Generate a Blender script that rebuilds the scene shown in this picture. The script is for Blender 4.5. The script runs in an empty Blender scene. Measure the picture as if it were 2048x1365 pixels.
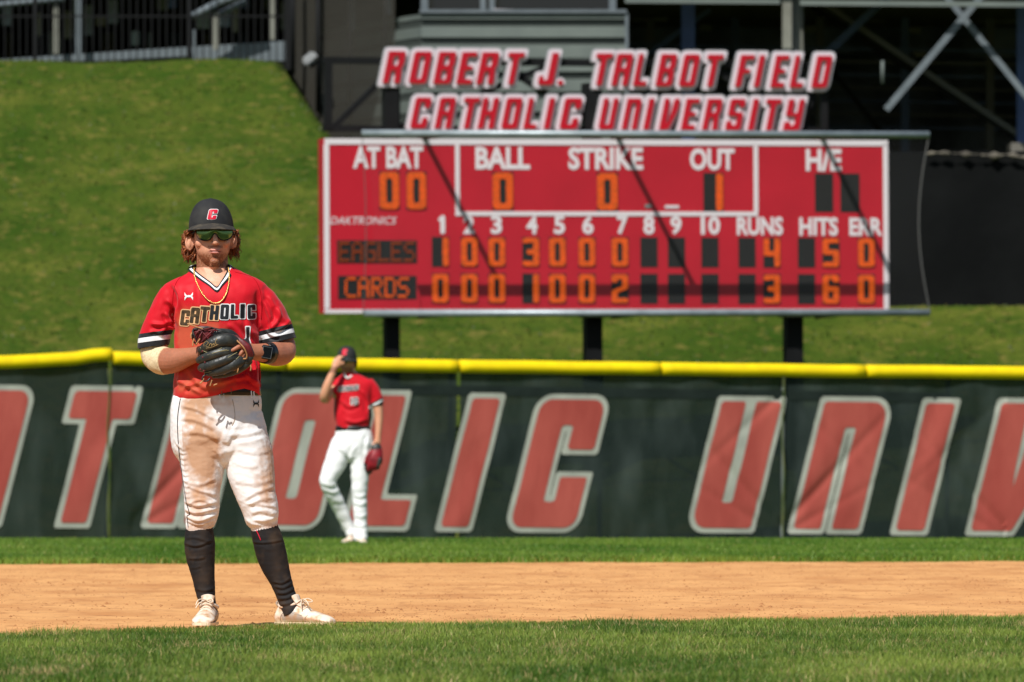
import bpy, bmesh, math, random
import numpy as np
from mathutils import Vector, Matrix, noise
from mathutils.bvhtree import BVHTree

random.seed(7); RNG = np.random.default_rng(7)
sc = bpy.context.scene
COL = sc.collection

# ---------------------------------------------------------------- camera, sky, sun, exposure
FPX = 17290.0; HOR = 949.0; CAMZ = 0.667
TH = math.atan((HOR - 682.5) / FPX)
cam = bpy.data.objects.new('camera', bpy.data.cameras.new('camera'))
COL.objects.link(cam); sc.camera = cam
cam.data.sensor_width = 36.0; cam.data.lens = 36.0 * FPX / 2048.0
cam.data.clip_start = 0.5; cam.data.clip_end = 6000
cam.location = (0, 0, CAMZ); cam.rotation_euler = (math.pi / 2 + TH, 0, 0)
cam.data.dof.use_dof = True; cam.data.dof.focus_distance = 38.0
cam.data.dof.aperture_fstop = 10.0
SUNV = Vector((0.276, 0.594, -0.756)).normalized()          # direction the light travels
world = bpy.data.worlds.new('World'); sc.world = world; world.use_nodes = True
wn = world.node_tree.nodes; wl = world.node_tree.links
sky = wn.new('ShaderNodeTexSky'); sky.sky_type = 'NISHITA'; sky.sun_disc = False
sky.sun_elevation = math.asin(-SUNV.z); sky.sun_rotation = math.atan2(-SUNV.x, -SUNV.y)
wn['Background'].inputs['Strength'].default_value = 0.075
wl.new(sky.outputs['Color'], wn['Background'].inputs['Color'])
sun = bpy.data.objects.new('sun', bpy.data.lights.new('sun', 'SUN')); COL.objects.link(sun)
sun.data.energy = 4.6; sun.data.angle = math.radians(0.5); sun.data.color = (1.0, 0.98, 0.94)
sun.rotation_euler = SUNV.to_track_quat('-Z', 'Y').to_euler(); sun.location = (-20, -20, 40)
sc.view_settings.view_transform = 'Standard'; sc.view_settings.look = 'None'
sc.view_settings.exposure = 0.2; sc.view_settings.gamma = 1.0
sc.cycles.max_bounces = 6; sc.cycles.transparent_max_bounces = 12

CAMP = Vector((0, 0, CAMZ))
def ray(px, py):
    return (Vector((0, math.cos(TH), math.sin(TH))) + Vector((1, 0, 0)) * ((px - 1024) / FPX)
            + Vector((0, -math.sin(TH), math.cos(TH))) * ((682.5 - py) / FPX))
def at(px, py, d):
    r = ray(px, py); return CAMP + r * (d / r.y)

# ---------------------------------------------------------------- scene helpers
def tag(o, label=None, cat=None, group=None, kind=None):
    if label: o['label'] = label
    if cat: o['category'] = cat
    if group: o['group'] = group
    if kind: o['kind'] = kind
    return o
def empty(name, loc=(0, 0, 0), mat=None):
    o = bpy.data.objects.new(name, None); COL.objects.link(o); o.empty_display_size = .2
    if mat is not None: o.matrix_world = mat
    else: o.location = loc
    return o
def link(name, me, m=None, parent=None, smooth=False):
    o = bpy.data.objects.new(name, me); COL.objects.link(o)
    if m is not None and not me.materials: me.materials.append(m)
    if parent is not None: o.parent = parent
    if smooth: me.polygons.foreach_set('use_smooth', [True] * len(me.polygons))
    return o
def mesh(name, v, f):
    me = bpy.data.meshes.new(name); me.from_pydata([tuple(p) for p in v], [], f); me.update(); return me
def obj(name, v, f, m, parent=None, smooth=False):
    return link(name, mesh(name, v, f), m, parent, smooth)
def bmobj(name, bm, m, parent=None, smooth=False):
    me = bpy.data.meshes.new(name); bm.to_mesh(me); bm.free(); return link(name, me, m, parent, smooth)
def box(bm, a, b):
    """axis aligned box between corners a and b"""
    x0, y0, z0 = [min(p, q) for p, q in zip(a, b)]; x1, y1, z1 = [max(p, q) for p, q in zip(a, b)]
    v = [bm.verts.new(p) for p in ((x0,y0,z0),(x1,y0,z0),(x1,y1,z0),(x0,y1,z0),(x0,y0,z1),(x1,y0,z1),(x1,y1,z1),(x0,y1,z1))]
    for q in ((0,3,2,1),(4,5,6,7),(0,1,5,4),(1,2,6,5),(2,3,7,6),(3,0,4,7)): bm.faces.new([v[i] for i in q])
def bar(bm, p, q, w, h=None, n=0, up=Vector((0, 1, 0))):
    """beam from p to q; n=0 rectangular w x h, otherwise round with n sides and radius w"""
    p = Vector(p); q = Vector(q); t = (q - p).normalized(); h = w if h is None else h
    if abs(t.dot(up)) > .95: up = Vector((1, 0, 0))
    s = t.cross(up).normalized(); u = s.cross(t)
    offs = [s*a*w/2 + u*b*h/2 for a, b in ((-1,-1),(1,-1),(1,1),(-1,1))] if n == 0 else \
           [s*math.cos(2*math.pi*i/n)*w + u*math.sin(2*math.pi*i/n)*w for i in range(n)]
    A = [bm.verts.new(p + o) for o in offs]; B = [bm.verts.new(q + o) for o in offs]; k = len(offs)
    for i in range(k): bm.faces.new((A[i], A[(i+1) % k], B[(i+1) % k], B[i]))
    bm.faces.new(A[::-1]); bm.faces.new(B)
def catmull(keys, sub):
    K = np.array(keys, float); n = len(K)
    if sub <= 1 or n < 2: return K
    out = []
    for i in range(n - 1):
        p0 = K[max(i-1, 0)]; p1 = K[i]; p2 = K[i+1]; p3 = K[min(i+2, n-1)]
        for j in range(sub):
            t = j / sub
            out.append(.5*((2*p1)+(-p0+p2)*t+(2*p0-5*p1+4*p2-p3)*t*t+(-p0+3*p1-3*p2+p3)*t**3))
    out.append(K[-1]); return np.array(out)
def tube(bm, pts, r, n=6, sub=1, closed=False, flat=1.0):
    """round tube along points; r a number or a list"""
    P = catmull(pts, sub); m = len(P)
    R = np.full(m, r) if np.isscalar(r) else np.interp(np.linspace(0, 1, m), np.linspace(0, 1, len(r)), r)
    rows = []
    prev = None
    for i in range(m):
        a = P[i-1] if (i > 0 or closed) else P[i]; b = P[(i+1) % m] if (i < m-1 or closed) else P[i]
        t = Vector(b - a)
        if t.length < 1e-9: t = Vector((0, 0, 1))
        t.normalize()
        if prev is None:
            prev = Vector((0, 1, 0)) if abs(t.y) < .9 else Vector((1, 0, 0))
        s = (prev - t * prev.dot(t))
        if s.length < 1e-6: s = t.orthogonal()
        s.normalize(); prev = s; u = t.cross(s)
        rows.append([bm.verts.new(Vector(P[i]) + (s*math.cos(2*math.pi*k/n)*flat + u*math.sin(2*math.pi*k/n))*R[i]) for k in range(n)])
    for i in range(m if closed else m-1):
        A = rows[i]; B = rows[(i+1) % m]
        for k in range(n): bm.faces.new((A[k], A[(k+1) % n], B[(k+1) % n], B[k]))
    if not closed:
        bm.faces.new(rows[0][::-1]); bm.faces.new(rows[-1])
    return rows
def loft(bm, rings, n=24, p=2.0, caps=True, flat=False):
    """rings: rows (x,y,z, half width, half depth); depth axis is Y"""
    rows = []; m = len(rings); C = np.array([r[:3] for r in rings], float)
    for i in range(m):
        t = Vector(C[min(i+1, m-1)] - C[max(i-1, 0)])
        if t.length < 1e-9: t = Vector((0, 0, 1))
        t.normalize()
        if flat: t = Vector((0, 0, 1 if C[-1][2] > C[0][2] else -1))
        Y = Vector((0, 1, 0)) if abs(t.y) < .92 else Vector((0, 0, 1))
        s = Y.cross(t).normalized() * -1
        u = t.cross(s).normalized()
        w, d = rings[i][3], rings[i][4]; row = []
        for k in range(n):
            a = 2*math.pi*k/n; c, q = math.cos(a), math.sin(a)
            row.append(bm.verts.new(Vector(C[i]) + s*(math.copysign(abs(c)**(2/p), c)*w) + u*(math.copysign(abs(q)**(2/p), q)*d)))
        rows.append(row)
    for i in range(m-1):
        for k in range(n): bm.faces.new((rows[i][k], rows[i][(k+1) % n], rows[i+1][(k+1) % n], rows[i+1][k]))
    if caps: bm.faces.new(rows[0][::-1]); bm.faces.new(rows[-1])
    return rows
def blob(bm, c, r, rot=None, seg=16):
    mtx = Matrix.Translation(c) @ (rot or Matrix.Identity(4)) @ Matrix.Diagonal((r[0], r[1], r[2], 1))
    bmesh.ops.create_uvsphere(bm, u_segments=seg, v_segments=seg*2//3, radius=1, matrix=mtx)
def remesh(bm, voxel, smooth=3, fac=.5):
    bmesh.ops.recalc_face_normals(bm, faces=bm.faces)
    me = bpy.data.meshes.new('tmp'); bm.to_mesh(me); bm.free()
    o = bpy.data.objects.new('tmp', me); COL.objects.link(o)
    r = o.modifiers.new('r', 'REMESH'); r.mode = 'VOXEL'; r.voxel_size = voxel; r.adaptivity = 0
    if smooth:
        s = o.modifiers.new('s', 'SMOOTH'); s.factor = fac; s.iterations = smooth
    dg = bpy.context.evaluated_depsgraph_get(); dg.update()
    res = bpy.data.meshes.new_from_object(o.evaluated_get(dg))
    bpy.data.objects.remove(o); bpy.data.meshes.remove(me)
    return res
def co(me):
    a = np.empty(len(me.vertices)*3, np.float32); me.vertices.foreach_get('co', a); return a.reshape(-1, 3).astype(float)
def setco(me, a):
    me.vertices.foreach_set('co', np.asarray(a, np.float32).ravel()); me.update()
def nrm(me):
    a = np.empty(len(me.vertices)*3, np.float32); me.vertex_normals.foreach_get('vector', a); return a.reshape(-1, 3).astype(float)
def setcol(me, c, name='Col'):
    at_ = me.color_attributes.new(name, 'FLOAT_COLOR', 'POINT')
    q = np.ones((len(me.vertices), 4), np.float32); q[:, :3] = c; at_.data.foreach_set('color', q.ravel())
def setf(me, name, v):
    at_ = me.attributes.new(name, 'FLOAT', 'POINT'); at_.data.foreach_set('value', np.asarray(v, np.float32))
def vnoise(P, s, seed=0, oct=3):
    return np.array([noise.fractal(Vector(p)*s + Vector((seed, seed*1.7, 0)), .9, 2.0, oct) for p in P])
def sm(a, lo, hi):
    t = np.clip((a-lo)/(hi-lo), 0, 1); return t*t*(3-2*t)

# ---------------------------------------------------------------- materials
def srgb(r, g, b):
    f = lambda c: (c/12.92 if c <= .04045 else ((c+.055)/1.055)**2.4)
    return tuple(f(v/255.) for v in (r, g, b))
def M(name, col=(.5,.5,.5), rough=.6, spec=.4, metal=0, col2=None, ns=3.0, nd=5, contrast=(.35,.65), stretch=None,
      bump=0, bs=60, bd=4, emis=None, estr=0, attr=None, alpha=1, sheen=0, sss=0, trans=0):
    m = bpy.data.materials.new(name); m.use_nodes = True; nt = m.node_tree; N = nt.nodes; L = nt.links
    b = N['Principled BSDF']; b.inputs['Roughness'].default_value = rough; b.inputs['Metallic'].default_value = metal
    b.inputs['Specular IOR Level'].default_value = spec; b.inputs['Base Color'].default_value = (*col, 1)
    if sheen: b.inputs['Sheen Weight'].default_value = sheen
    if sss: b.inputs['Subsurface Weight'].default_value = sss; b.inputs['Subsurface Scale'].default_value = .01
    if alpha < 1: b.inputs['Alpha'].default_value = alpha
    tc = N.new('ShaderNodeTexCoord'); src = tc.outputs['Object']
    if stretch:
        mp = N.new('ShaderNodeMapping'); mp.inputs['Scale'].default_value = stretch; L.new(src, mp.inputs['Vector']); src = mp.outputs['Vector']
    base = None
    if attr:
        a = N.new('ShaderNodeAttribute'); a.attribute_name = attr; base = a.outputs['Color']; L.new(base, b.inputs['Base Color'])
    if col2 is not None:
        nz = N.new('ShaderNodeTexNoise'); nz.inputs['Scale'].default_value = ns; nz.inputs['Detail'].default_value = nd
        L.new(src, nz.inputs['Vector'])
        mr = N.new('ShaderNodeMapRange'); mr.inputs['From Min'].default_value = contrast[0]; mr.inputs['From Max'].default_value = contrast[1]
        L.new(nz.outputs['Fac'], mr.inputs['Value'])
        mx = N.new('ShaderNodeMix'); mx.data_type = 'RGBA'; L.new(mr.outputs['Result'], mx.inputs[0])
        if base is not None:
            mx.blend_type = 'MULTIPLY'; mx.inputs[0].default_value = 1; L.new(base, mx.inputs[6]); mx.inputs[7].default_value = (*col2, 1)
        else:
            mx.inputs[6].default_value = (*col, 1); mx.inputs[7].default_value = (*col2, 1)
        L.new(mx.outputs[2], b.inputs['Base Color'])
    if bump:
        nb = N.new('ShaderNodeTexNoise'); nb.inputs['Scale'].default_value = bs; nb.inputs['Detail'].default_value = bd
        L.new(src, nb.inputs['Vector']); bp = N.new('ShaderNodeBump'); bp.inputs['Strength'].default_value = 1; bp.inputs['Distance'].default_value = bump
        L.new(nb.outputs['Fac'], bp.inputs['Height']); L.new(bp.outputs['Normal'], b.inputs['Normal'])
    if emis:
        b.inputs['Emission Color'].default_value = (*emis, 1); b.inputs['Emission Strength'].default_value = estr
    return m
def bands(m, attr, stops):
    """constant colour bands over a scalar attribute, stops = [(pos, colour)]"""
    nt = m.node_tree; N = nt.nodes; L = nt.links
    a = N.new('ShaderNodeAttribute'); a.attribute_name = attr
    r = N.new('ShaderNodeValToRGB'); r.color_ramp.interpolation = 'CONSTANT'
    L.new(a.outputs['Fac'], r.inputs['Fac'])
    e = r.color_ramp.elements
    while len(e) > 1: e.remove(e[-1])
    e[0].position = 0; e[0].color = (*stops[0][1], 1)
    for p, c in stops[1:]:
        x = e.new(p); x.color = (*c, 1)
    L.new(r.outputs['Color'], N['Principled BSDF'].inputs['Base Color']); return m

# ---------------------------------------------------------------- block letters by distance field
S, S0, S1 = .58, .24, .34
GL = {
 'C': (S, [[(0,0,.1),(S,0,.1),(S,.395,0),(S1,.395,0),(S1,.2,0),(S0,.2,0),(S0,.8,0),(S1,.8,0),(S1,.61,0),(S,.61,0),(S,1,.1),(0,1,.1)]]),
 'O': (S, [[(0,0,.1),(S,0,.1),(S,1,.1),(0,1,.1)], [(S0,.2,0),(S1,.2,0),(S1,.8,0),(S0,.8,0)]]),
 'D': (S, [[(0,0,0),(S,0,.1),(S,1,.1),(0,1,0)], [(S0,.2,0),(S1,.2,0),(S1,.8,0),(S0,.8,0)]]),
 'A': (S, [[(0,0,0),(S0,0,0),(S0,.4,0),(S1,.4,0),(S1,0,0),(S,0,0),(S,1,.1),(0,1,.1)], [(S0,.58,0),(S1,.58,0),(S1,.8,0),(S0,.8,0)]]),
 'T': (S, [[(.17,0,0),(.41,0,0),(.41,.79,0),(S,.79,0),(S,1,0),(0,1,0),(0,.79,0),(.17,.79,0)]]),
 'H': (S, [[(0,0,0),(S0,0,0),(S0,.4,0),(S1,.4,0),(S1,0,0),(S,0,0),(S,1,0),(S1,1,0),(S1,.6,0),(S0,.6,0),(S0,1,0),(0,1,0)]]),
 'L': (.54, [[(0,0,0),(.54,0,0),(.54,.2,0),(.25,.2,0),(.25,1,0),(0,1,0)]]),
 'I': (.25, [[(0,0,0),(.25,0,0),(.25,1,0),(0,1,0)]]),
 'U': (S, [[(0,0,.13),(S,0,0),(S,1,0),(S1,1,0),(S1,.2,0),(S0,.2,0),(S0,1,0),(0,1,0)]]),
 'N': (S, [[(0,0,0),(S0,0,0),(S0,.8,0),(S1,.8,0),(S1,0,0),(S,0,0),(S,1,.13),(0,1,0)]]),
 'V': (S, [[(0,0,0),(.36,0,0),(S,.6,0),(S,1,0),(S1,1,0),(.27,.25,0),(S0,1,0),(0,1,0)]]),
 'E': (.5, [[(0,0,0),(.5,0,0),(.5,.2,0),(S0,.2,0),(S0,.41,0),(.45,.41,0),(.45,.59,0),(S0,.59,0),(S0,.8,0),(.5,.8,0),(.5,1,0),(0,1,0)]]),
 'F': (.5, [[(0,0,0),(S0,0,0),(S0,.4,0),(.45,.4,0),(.45,.58,0),(S0,.58,0),(S0,.8,0),(.5,.8,0),(.5,1,0),(0,1,0)]]),
 'R': (S, [[(0,0,0),(S0,0,0),(S0,.38,0),(S1-.02,.38,0),(S1,0,0),(S,0,0),(.55,.4,0),(.53,.48,0),(S,.56,0),(S,1,.1),(0,1,0)], [(S0,.58,0),(S1,.58,0),(S1,.8,0),(S0,.8,0)]]),
 'B': (S, [[(0,0,0),(S,0,.1),(S,.46,.05),(.53,.5,0),(S,.54,.05),(S,1,.1),(0,1,0)], [(S0,.18,0),(S1,.18,0),(S1,.4,0),(S0,.4,0)], [(S0,.6,0),(S1,.6,0),(S1,.82,0),(S0,.82,0)]]),
 'S': (.56, [[(0,0,.08),(.56,0,.1),(.56,.6,.08),(.24,.6,0),(.24,.8,0),(.32,.8,0),(.32,.68,0),(.56,.68,0),(.56,1,.08),(0,1,.1),(0,.42,.08),(.32,.42,0),(.32,.2,0),(.24,.2,0),(.24,.34,0),(0,.34,0)]]),
 'Y': (.56, [[(0,0,0),(.56,0,.1),(.56,1,0),(.34,1,0),(.34,.58,0),(.24,.58,0),(.24,1,0),(0,1,0),(0,.42,.08),(.32,.42,0),(.32,.2,0),(.24,.2,0),(.24,.32,0),(0,.32,0)]]),
 'J': (.46, [[(0,0,.08),(.46,0,.08),(.46,1,0),(.23,1,0),(.23,.2,0),(.17,.2,0),(.17,.34,0),(0,.34,0)]]),
 '.': (.22, [[(0,0,0),(.22,0,0),(.22,.2,0),(0,.2,0)]]),
 # scoreboard numerals
 '0': (.56, [[(0,0,.12),(.56,0,.12),(.56,1,.12),(0,1,.12)], [(.19,.17,0),(.37,.17,0),(.37,.83,0),(.19,.83,0)]]),
 '1': (.56, [[(.36,0,0),(.56,0,0),(.56,1,0),(.36,1,0)]]),
 '2': (.56, [[(0,0,0),(.56,0,0),(.56,.17,0),(.19,.17,0),(.19,.36,0),(.56,.5,.05),(.56,1,.1),(0,1,.08),(0,.72,0),(.19,.72,0),(.19,.84,0),(.37,.84,0),(.37,.58,0),(0,.44,.05)]]),
 '3': (.56, [[(0,0,.08),(.56,0,.1),(.56,1,.1),(0,1,.08),(0,.8,0),(.37,.84,0),(.37,.59,0),(.14,.59,0),(.14,.42,0),(.37,.42,0),(.37,.17,0),(0,.2,0)]]),
 '4': (.56, [[(.37,0,0),(.56,0,0),(.56,1,0),(.37,1,0),(.37,.55,0),(.19,.55,0),(.19,1,0),(0,1,0),(0,.38,0),(.37,.38,0)]]),
 '5': (.56, [[(0,0,.05),(.56,0,.1),(.56,.6,.08),(.19,.6,0),(.19,.84,0),(.56,.84,0),(.56,1,0),(0,1,0),(0,.43,0),(.37,.43,0),(.37,.17,0),(0,.17,0)]]),
 '6': (.56, [[(0,0,.1),(.56,0,.1),(.56,.6,.08),(.19,.6,0),(.19,.84,0),(.37,.84,0),(.37,.74,0),(.56,.74,0),(.56,1,.1),(0,1,.1)], [(.19,.17,0),(.37,.17,0),(.37,.43,0),(.19,.43,0)]]),
}
GL['K1'] = (.42, [[(.08,0,0),(.42,0,0),(.34,.22,0),(.30,.32,0),(.36,1,0),(.12,1,0),(.14,.4,0),(0,.22,0)]])
GL['n1'] = (.34, [[(.12,0,0),(.34,0,0),(.34,1,0),(.18,1,0),(0,.78,0),(0,.66,0),(.12,.72,0)]])
def contour(pts):
    out = []; n = len(pts)
    for i, (x, y, r) in enumerate(pts):
        if r <= 0: out.append((x, y)); continue
        a = Vector(pts[i-1][:2]) - Vector((x, y)); b = Vector(pts[(i+1) % n][:2]) - Vector((x, y))
        a.normalize(); b.normalize(); p0 = Vector((x, y)) + a*r; p1 = Vector((x, y)) + b*r; c = Vector((x, y)) + (a+b)*r
        for k in range(6):
            t = k/5*math.pi/2; v = c + (p0-c)*math.cos(t) + (p1-c)*math.sin(t); out.append((v.x, v.y))
    return np.array(out)
_sd = {}
def glyph(ch, off=0.0, res=.03, xs=1.0, miter=False):
    """gridded 2D mesh of a glyph grown by off (height 1); returns verts, faces, width"""
    key = (ch, off, res, xs, miter)
    if key in _sd: return _sd[key]
    w, cs = GL[ch]; raw = cs; cs = [contour(c)*np.array([xs, 1]) for c in cs]; w *= xs
    pad = max(off, 0) + res*1.01
    nx = int(math.ceil((w+2*pad)/res)); ny = int(math.ceil((1+2*pad)/res))
    gx = -pad + (w+2*pad)*np.arange(nx+1)/nx; gy = -pad + (1+2*pad)*np.arange(ny+1)/ny
    X, Y = np.meshgrid(gx, gy, indexing='ij'); P = np.stack([X, Y], -1).reshape(-1, 2)
    D = np.full(len(P), 1e9); ins = np.zeros(len(P), bool)
    for c in cs:
        for i in range(len(c)):
            a = c[i-1]; b = c[i]; ab = b-a; L = (ab**2).sum()
            if L < 1e-12: continue
            t = np.clip(((P-a)@ab)/L, 0, 1); D = np.minimum(D, np.sqrt(((P-a-t[:, None]*ab)**2).sum(1)))
            cr = ((a[1] > P[:, 1]) != (b[1] > P[:, 1]))
            with np.errstate(divide='ignore', invalid='ignore'):
                xx = (b[0]-a[0])*(P[:, 1]-a[1])/(b[1]-a[1]+1e-15)+a[0]
            ins ^= cr & (P[:, 0] < xx)
    G = np.where(ins, -D, D) - off
    if miter and off > 0:                                      # square outer corners
        for ps in raw[:1]:
            q = [Vector((x*xs, y)) for x, y, _ in ps]
            for i in range(len(q)):
                if ps[i][2] > 0: continue
                e0 = (q[i]-q[i-1]).normalized(); e1 = (q[(i+1) % len(q)]-q[i]).normalized(); cr_ = e0.x*e1.y-e0.y*e1.x
                if cr_ < .5: continue
                n0 = Vector((e0.y, -e0.x)); n1 = Vector((e1.y, -e1.x)); rel = P-np.array(q[i])
                a0 = rel@np.array(n0); a1 = rel@np.array(n1)
                m_ = (a0 > -off) & (a1 > -off); G = np.where(m_, np.minimum(G, np.maximum(a0, a1)-off), G)
    F = G.reshape(nx+1, ny+1)
    V = []; idx = {}; faces = []
    def vid(k, p):
        if k not in idx: idx[k] = len(V); V.append(p)
        return idx[k]
    for i in range(nx):
        for j in range(ny):
            q = ((i, j), (i+1, j), (i+1, j+1), (i, j+1)); f = [F[a] for a in q]
            if min(f) >= 0: continue
            poly = []
            for k in range(4):
                a = q[k]; b = q[(k+1) % 4]; fa = f[k]; fb = f[(k+1) % 4]
                if fa < 0: poly.append(vid(a, (gx[a[0]], gy[a[1]])))
                if (fa < 0) != (fb < 0):
                    t = fa/(fa-fb); e = (a, b) if a < b else (b, a)
                    poly.append(vid(e, (gx[a[0]]+t*(gx[b[0]]-gx[a[0]]), gy[a[1]]+t*(gy[b[1]]-gy[a[1]]))))
            if len(poly) > 2: faces.append(tuple(poly))
    _sd[key] = (np.array(V), faces, w); return _sd[key]
def slab(name, V, F, fn, m, parent=None, thick=True):
    """V 2D verts -> front fn(x,y,0) and back fn(x,y,1) joined by sides"""
    n = len(V); fr = [fn(x, y, 0) for x, y in V]
    if not thick: return obj(name, fr, F, m, parent)
    bk = [fn(x, y, 1) for x, y in V]; cnt = {}
    for f in F:
        for a, b in zip(f, f[1:]+f[:1]): cnt[(a, b)] = 1
    side = [(a, a+n, b+n, b) for (a, b) in cnt if (b, a) not in cnt]
    return obj(name, fr+bk, list(F)+[tuple(i+n for i in f[::-1]) for f in F]+side, m, parent)
class Frame:
    """an upright plane standing in the place: local x along it, y into it, z up"""
    def __init__(s, origin, yaw, roll=0):
        s.m = Matrix.Translation(origin) @ Matrix.Rotation(yaw, 4, 'Z') @ Matrix.Rotation(-roll, 4, 'Y'); s.inv = s.m.inverted()
    def hit(s, px, py, off=0.0):
        o = s.inv @ CAMP; d = s.inv.to_3x3() @ ray(px, py); t = (off-o.y)/d.y; return o + d*t
def text_mesh(txt, size=1.0, bold=0.0):
    c = bpy.data.curves.new('t', 'FONT'); c.body = txt; c.size = size; c.offset = bold; c.resolution_u = 3
    o = bpy.data.objects.new('t', c); COL.objects.link(o)
    dg = bpy.context.evaluated_depsgraph_get(); dg.update()
    me = bpy.data.meshes.new_from_object(o.evaluated_get(dg)); bpy.data.objects.remove(o); bpy.data.curves.remove(c)
    V = co(me)[:, :2]; F = [tuple(p.vertices) for p in me.polygons]; bpy.data.meshes.remove(me); return V, F
# ================================================================ SETTING
m_soil = M('turf soil', (.035,.045,.015), .95, .1, col2=(.06,.07,.02), ns=8, bump=.02, bs=40)
def grass_mat(name, c1, c2, dry, spec=.25):
    m = M(name, c1, .55, spec, attr='Col'); return m
m_blade = M('grass blades', (.1,.2,.03), .5, .3, attr='Col')
nt = m_blade.node_tree; bs_ = nt.nodes['Principled BSDF']
tr = nt.nodes.new('ShaderNodeBsdfTranslucent'); mixs = nt.nodes.new('ShaderNodeMixShader'); mixs.inputs[0].default_value = .3
nt.links.new([n for n in nt.nodes if n.type == 'ATTRIBUTE'][0].outputs['Color'], tr.inputs['Color'])
nt.links.new(bs_.outputs[0], mixs.inputs[1]); nt.links.new(tr.outputs[0], mixs.inputs[2])
nt.links.new(mixs.outputs[0], nt.nodes['Material Output'].inputs['Surface'])
m_dirt = M('infield clay', srgb(205,150,100), .95, .15, col2=srgb(216,166,116), ns=1.3, contrast=(.3,.7), stretch=(.5,.25,1), bump=.006, bs=45, bd=8)
m_clod = M('clay clods', srgb(168,118,76), .95, .1, col2=srgb(140,95,60), ns=20)
m_bank = M('bank turf', srgb(92,108,36), .95, .08, bump=.05, bs=9, bd=6)
nt = m_bank.node_tree; N = nt.nodes; L = nt.links
tc = N.new('ShaderNodeTexCoord')
def nz(scale, det, vec=tc.outputs['Object']):
    n = N.new('ShaderNodeTexNoise'); n.inputs['Scale'].default_value = scale; n.inputs['Detail'].default_value = det; L.new(vec, n.inputs['Vector']); return n.outputs['Fac']
mp = N.new('ShaderNodeMapping'); mp.inputs['Scale'].default_value = (1, .7, 1.6); L.new(tc.outputs['Object'], mp.inputs['Vector'])
def mixc(fac, a, b, lo, hi):
    r = N.new('ShaderNodeMapRange'); r.inputs['From Min'].default_value = lo; r.inputs['From Max'].default_value = hi; L.new(fac, r.inputs['Value'])
    x = N.new('ShaderNodeMix'); x.data_type = 'RGBA'; L.new(r.outputs['Result'], x.inputs[0])
    for s, v in ((6, a), (7, b)):
        if isinstance(v, tuple): x.inputs[s].default_value = (*v, 1)
        else: L.new(v, x.inputs[s])
    return x.outputs[2]
g0 = mixc(nz(.42, 3, mp.outputs['Vector']), srgb(46,68,12), srgb(88,94,32), .36, .64)
g1 = mixc(nz(1.3, 4, mp.outputs['Vector']), srgb(58,76,18), g0, .38, .60)
g2 = mixc(nz(2.8, 4, mp.outputs['Vector']), srgb(44,68,12), g1, .28, .46)
g3 = mixc(nz(4.5, 4, mp.outputs['Vector']), g2, srgb(106,98,46), .55, .76)
g4 = mixc(nz(11, 3), srgb(46,60,16), g3, .26, .42)
L.new(g4, N['Principled BSDF'].inputs['Base Color'])

def grid(xf, ys, n, zf):
    V = []; F = []
    for y in ys:
        x0, x1 = xf(y)
        for i in range(n+1):
            x = x0 + (x1-x0)*i/n; V.append((x, y, zf(x, y)))
    for j in range(len(ys)-1):
        for i in range(n):
            a = j*(n+1)+i; F.append((a, a+1, a+n+2, a+n+1))
    return V, F
def groundz(y):
    return 0.0 if y < 85 else max(-.25, -.25*(y-85)/33)
# base terrain sheet out to the horizon
tag(obj('ground', [(-3000,-400,-.6),(3000,-400,-.6),(3000,4000,-.6),(-3000,4000,-.6)], [(0,1,2,3)], m_bank), kind='structure')
def edge_near(x):                               # near turf edge (distance) as a function of x
    t = np.interp(x, [-2.3,-.95,0,2.4], [34.3,36.75,37.3,39.0]); return t
def edge_far(x): return np.interp(x, [-6,-3,0,4,6], [63.6,64.2,65.2,66.6,66.9])
V, F = grid(lambda y: (-40, 40), list(np.linspace(-5, 39.6, 60)), 40, lambda x, y: .012 if y < edge_near(np.clip(x,-2.3,2.4)) else -.03)
tag(obj('infield_turf', V, F, m_soil), kind='structure')
def ofz(x, y): return groundz(y) + (0.012 if y > edge_far(np.clip(x, -6, 6)) else -.05)
m_ofs = M('outfield turf', srgb(84,112,34), .95, .1, col2=srgb(60,88,26), ns=3, bump=.03, bs=20)
V, F = grid(lambda y: (-90, 90), list(np.linspace(60, 140, 81)), 60, ofz)
tag(obj('outfield_turf', V, F, m_ofs), kind='structure')
# clay of the infield: fine relief near the camera's view, plain sheet round it
ys = [33.6]
while ys[-1] < 68: ys.append(ys[-1] + .035*(ys[-1]/36)**2)
def dz(x, y):
    v = Vector((x*.9, y*.55, 0))
    h = .010*noise.fractal(v*1.3, .8, 2, 4) + .006*noise.noise(Vector((x*7, y*3.2, 3)))
    r = noise.noise(Vector((x*2.2, y*1.1, 9)))
    h += .007*max(0, r)*noise.noise(Vector((x*20, y*10, 1)))
    return h - .004
V, F = grid(lambda y: (-.0592*y-.5, .0592*y+.5), ys, 240, dz)
o = tag(obj('infield_clay', V, F, m_dirt, smooth=True), kind='structure')
nt = m_dirt.node_tree; N = nt.nodes; L = nt.links
tc = N.new('ShaderNodeTexCoord')
mp = N.new('ShaderNodeMapping'); mp.inputs['Scale'].default_value = (1.5, .6, 1); L.new(tc.outputs['Object'], mp.inputs['Vector'])
c1 = mixc(nz(1.1, 5, mp.outputs['Vector']), srgb(214,158,100), srgb(190,132,80), .42, .68)
c2 = mixc(nz(5, 9, mp.outputs['Vector']), c1, srgb(160,104,62), .56, .76)
c3 = mixc(nz(40, 3), srgb(178,124,80), c2, .28, .42)
L.new(c3, N['Principled BSDF'].inputs['Base Color'])
V, F = grid(lambda y: (-60, 60), [30, 50, 70], 6, lambda x, y: -.045)
tag(obj('infield_clay_base', V, F, m_dirt), kind='structure')
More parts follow.
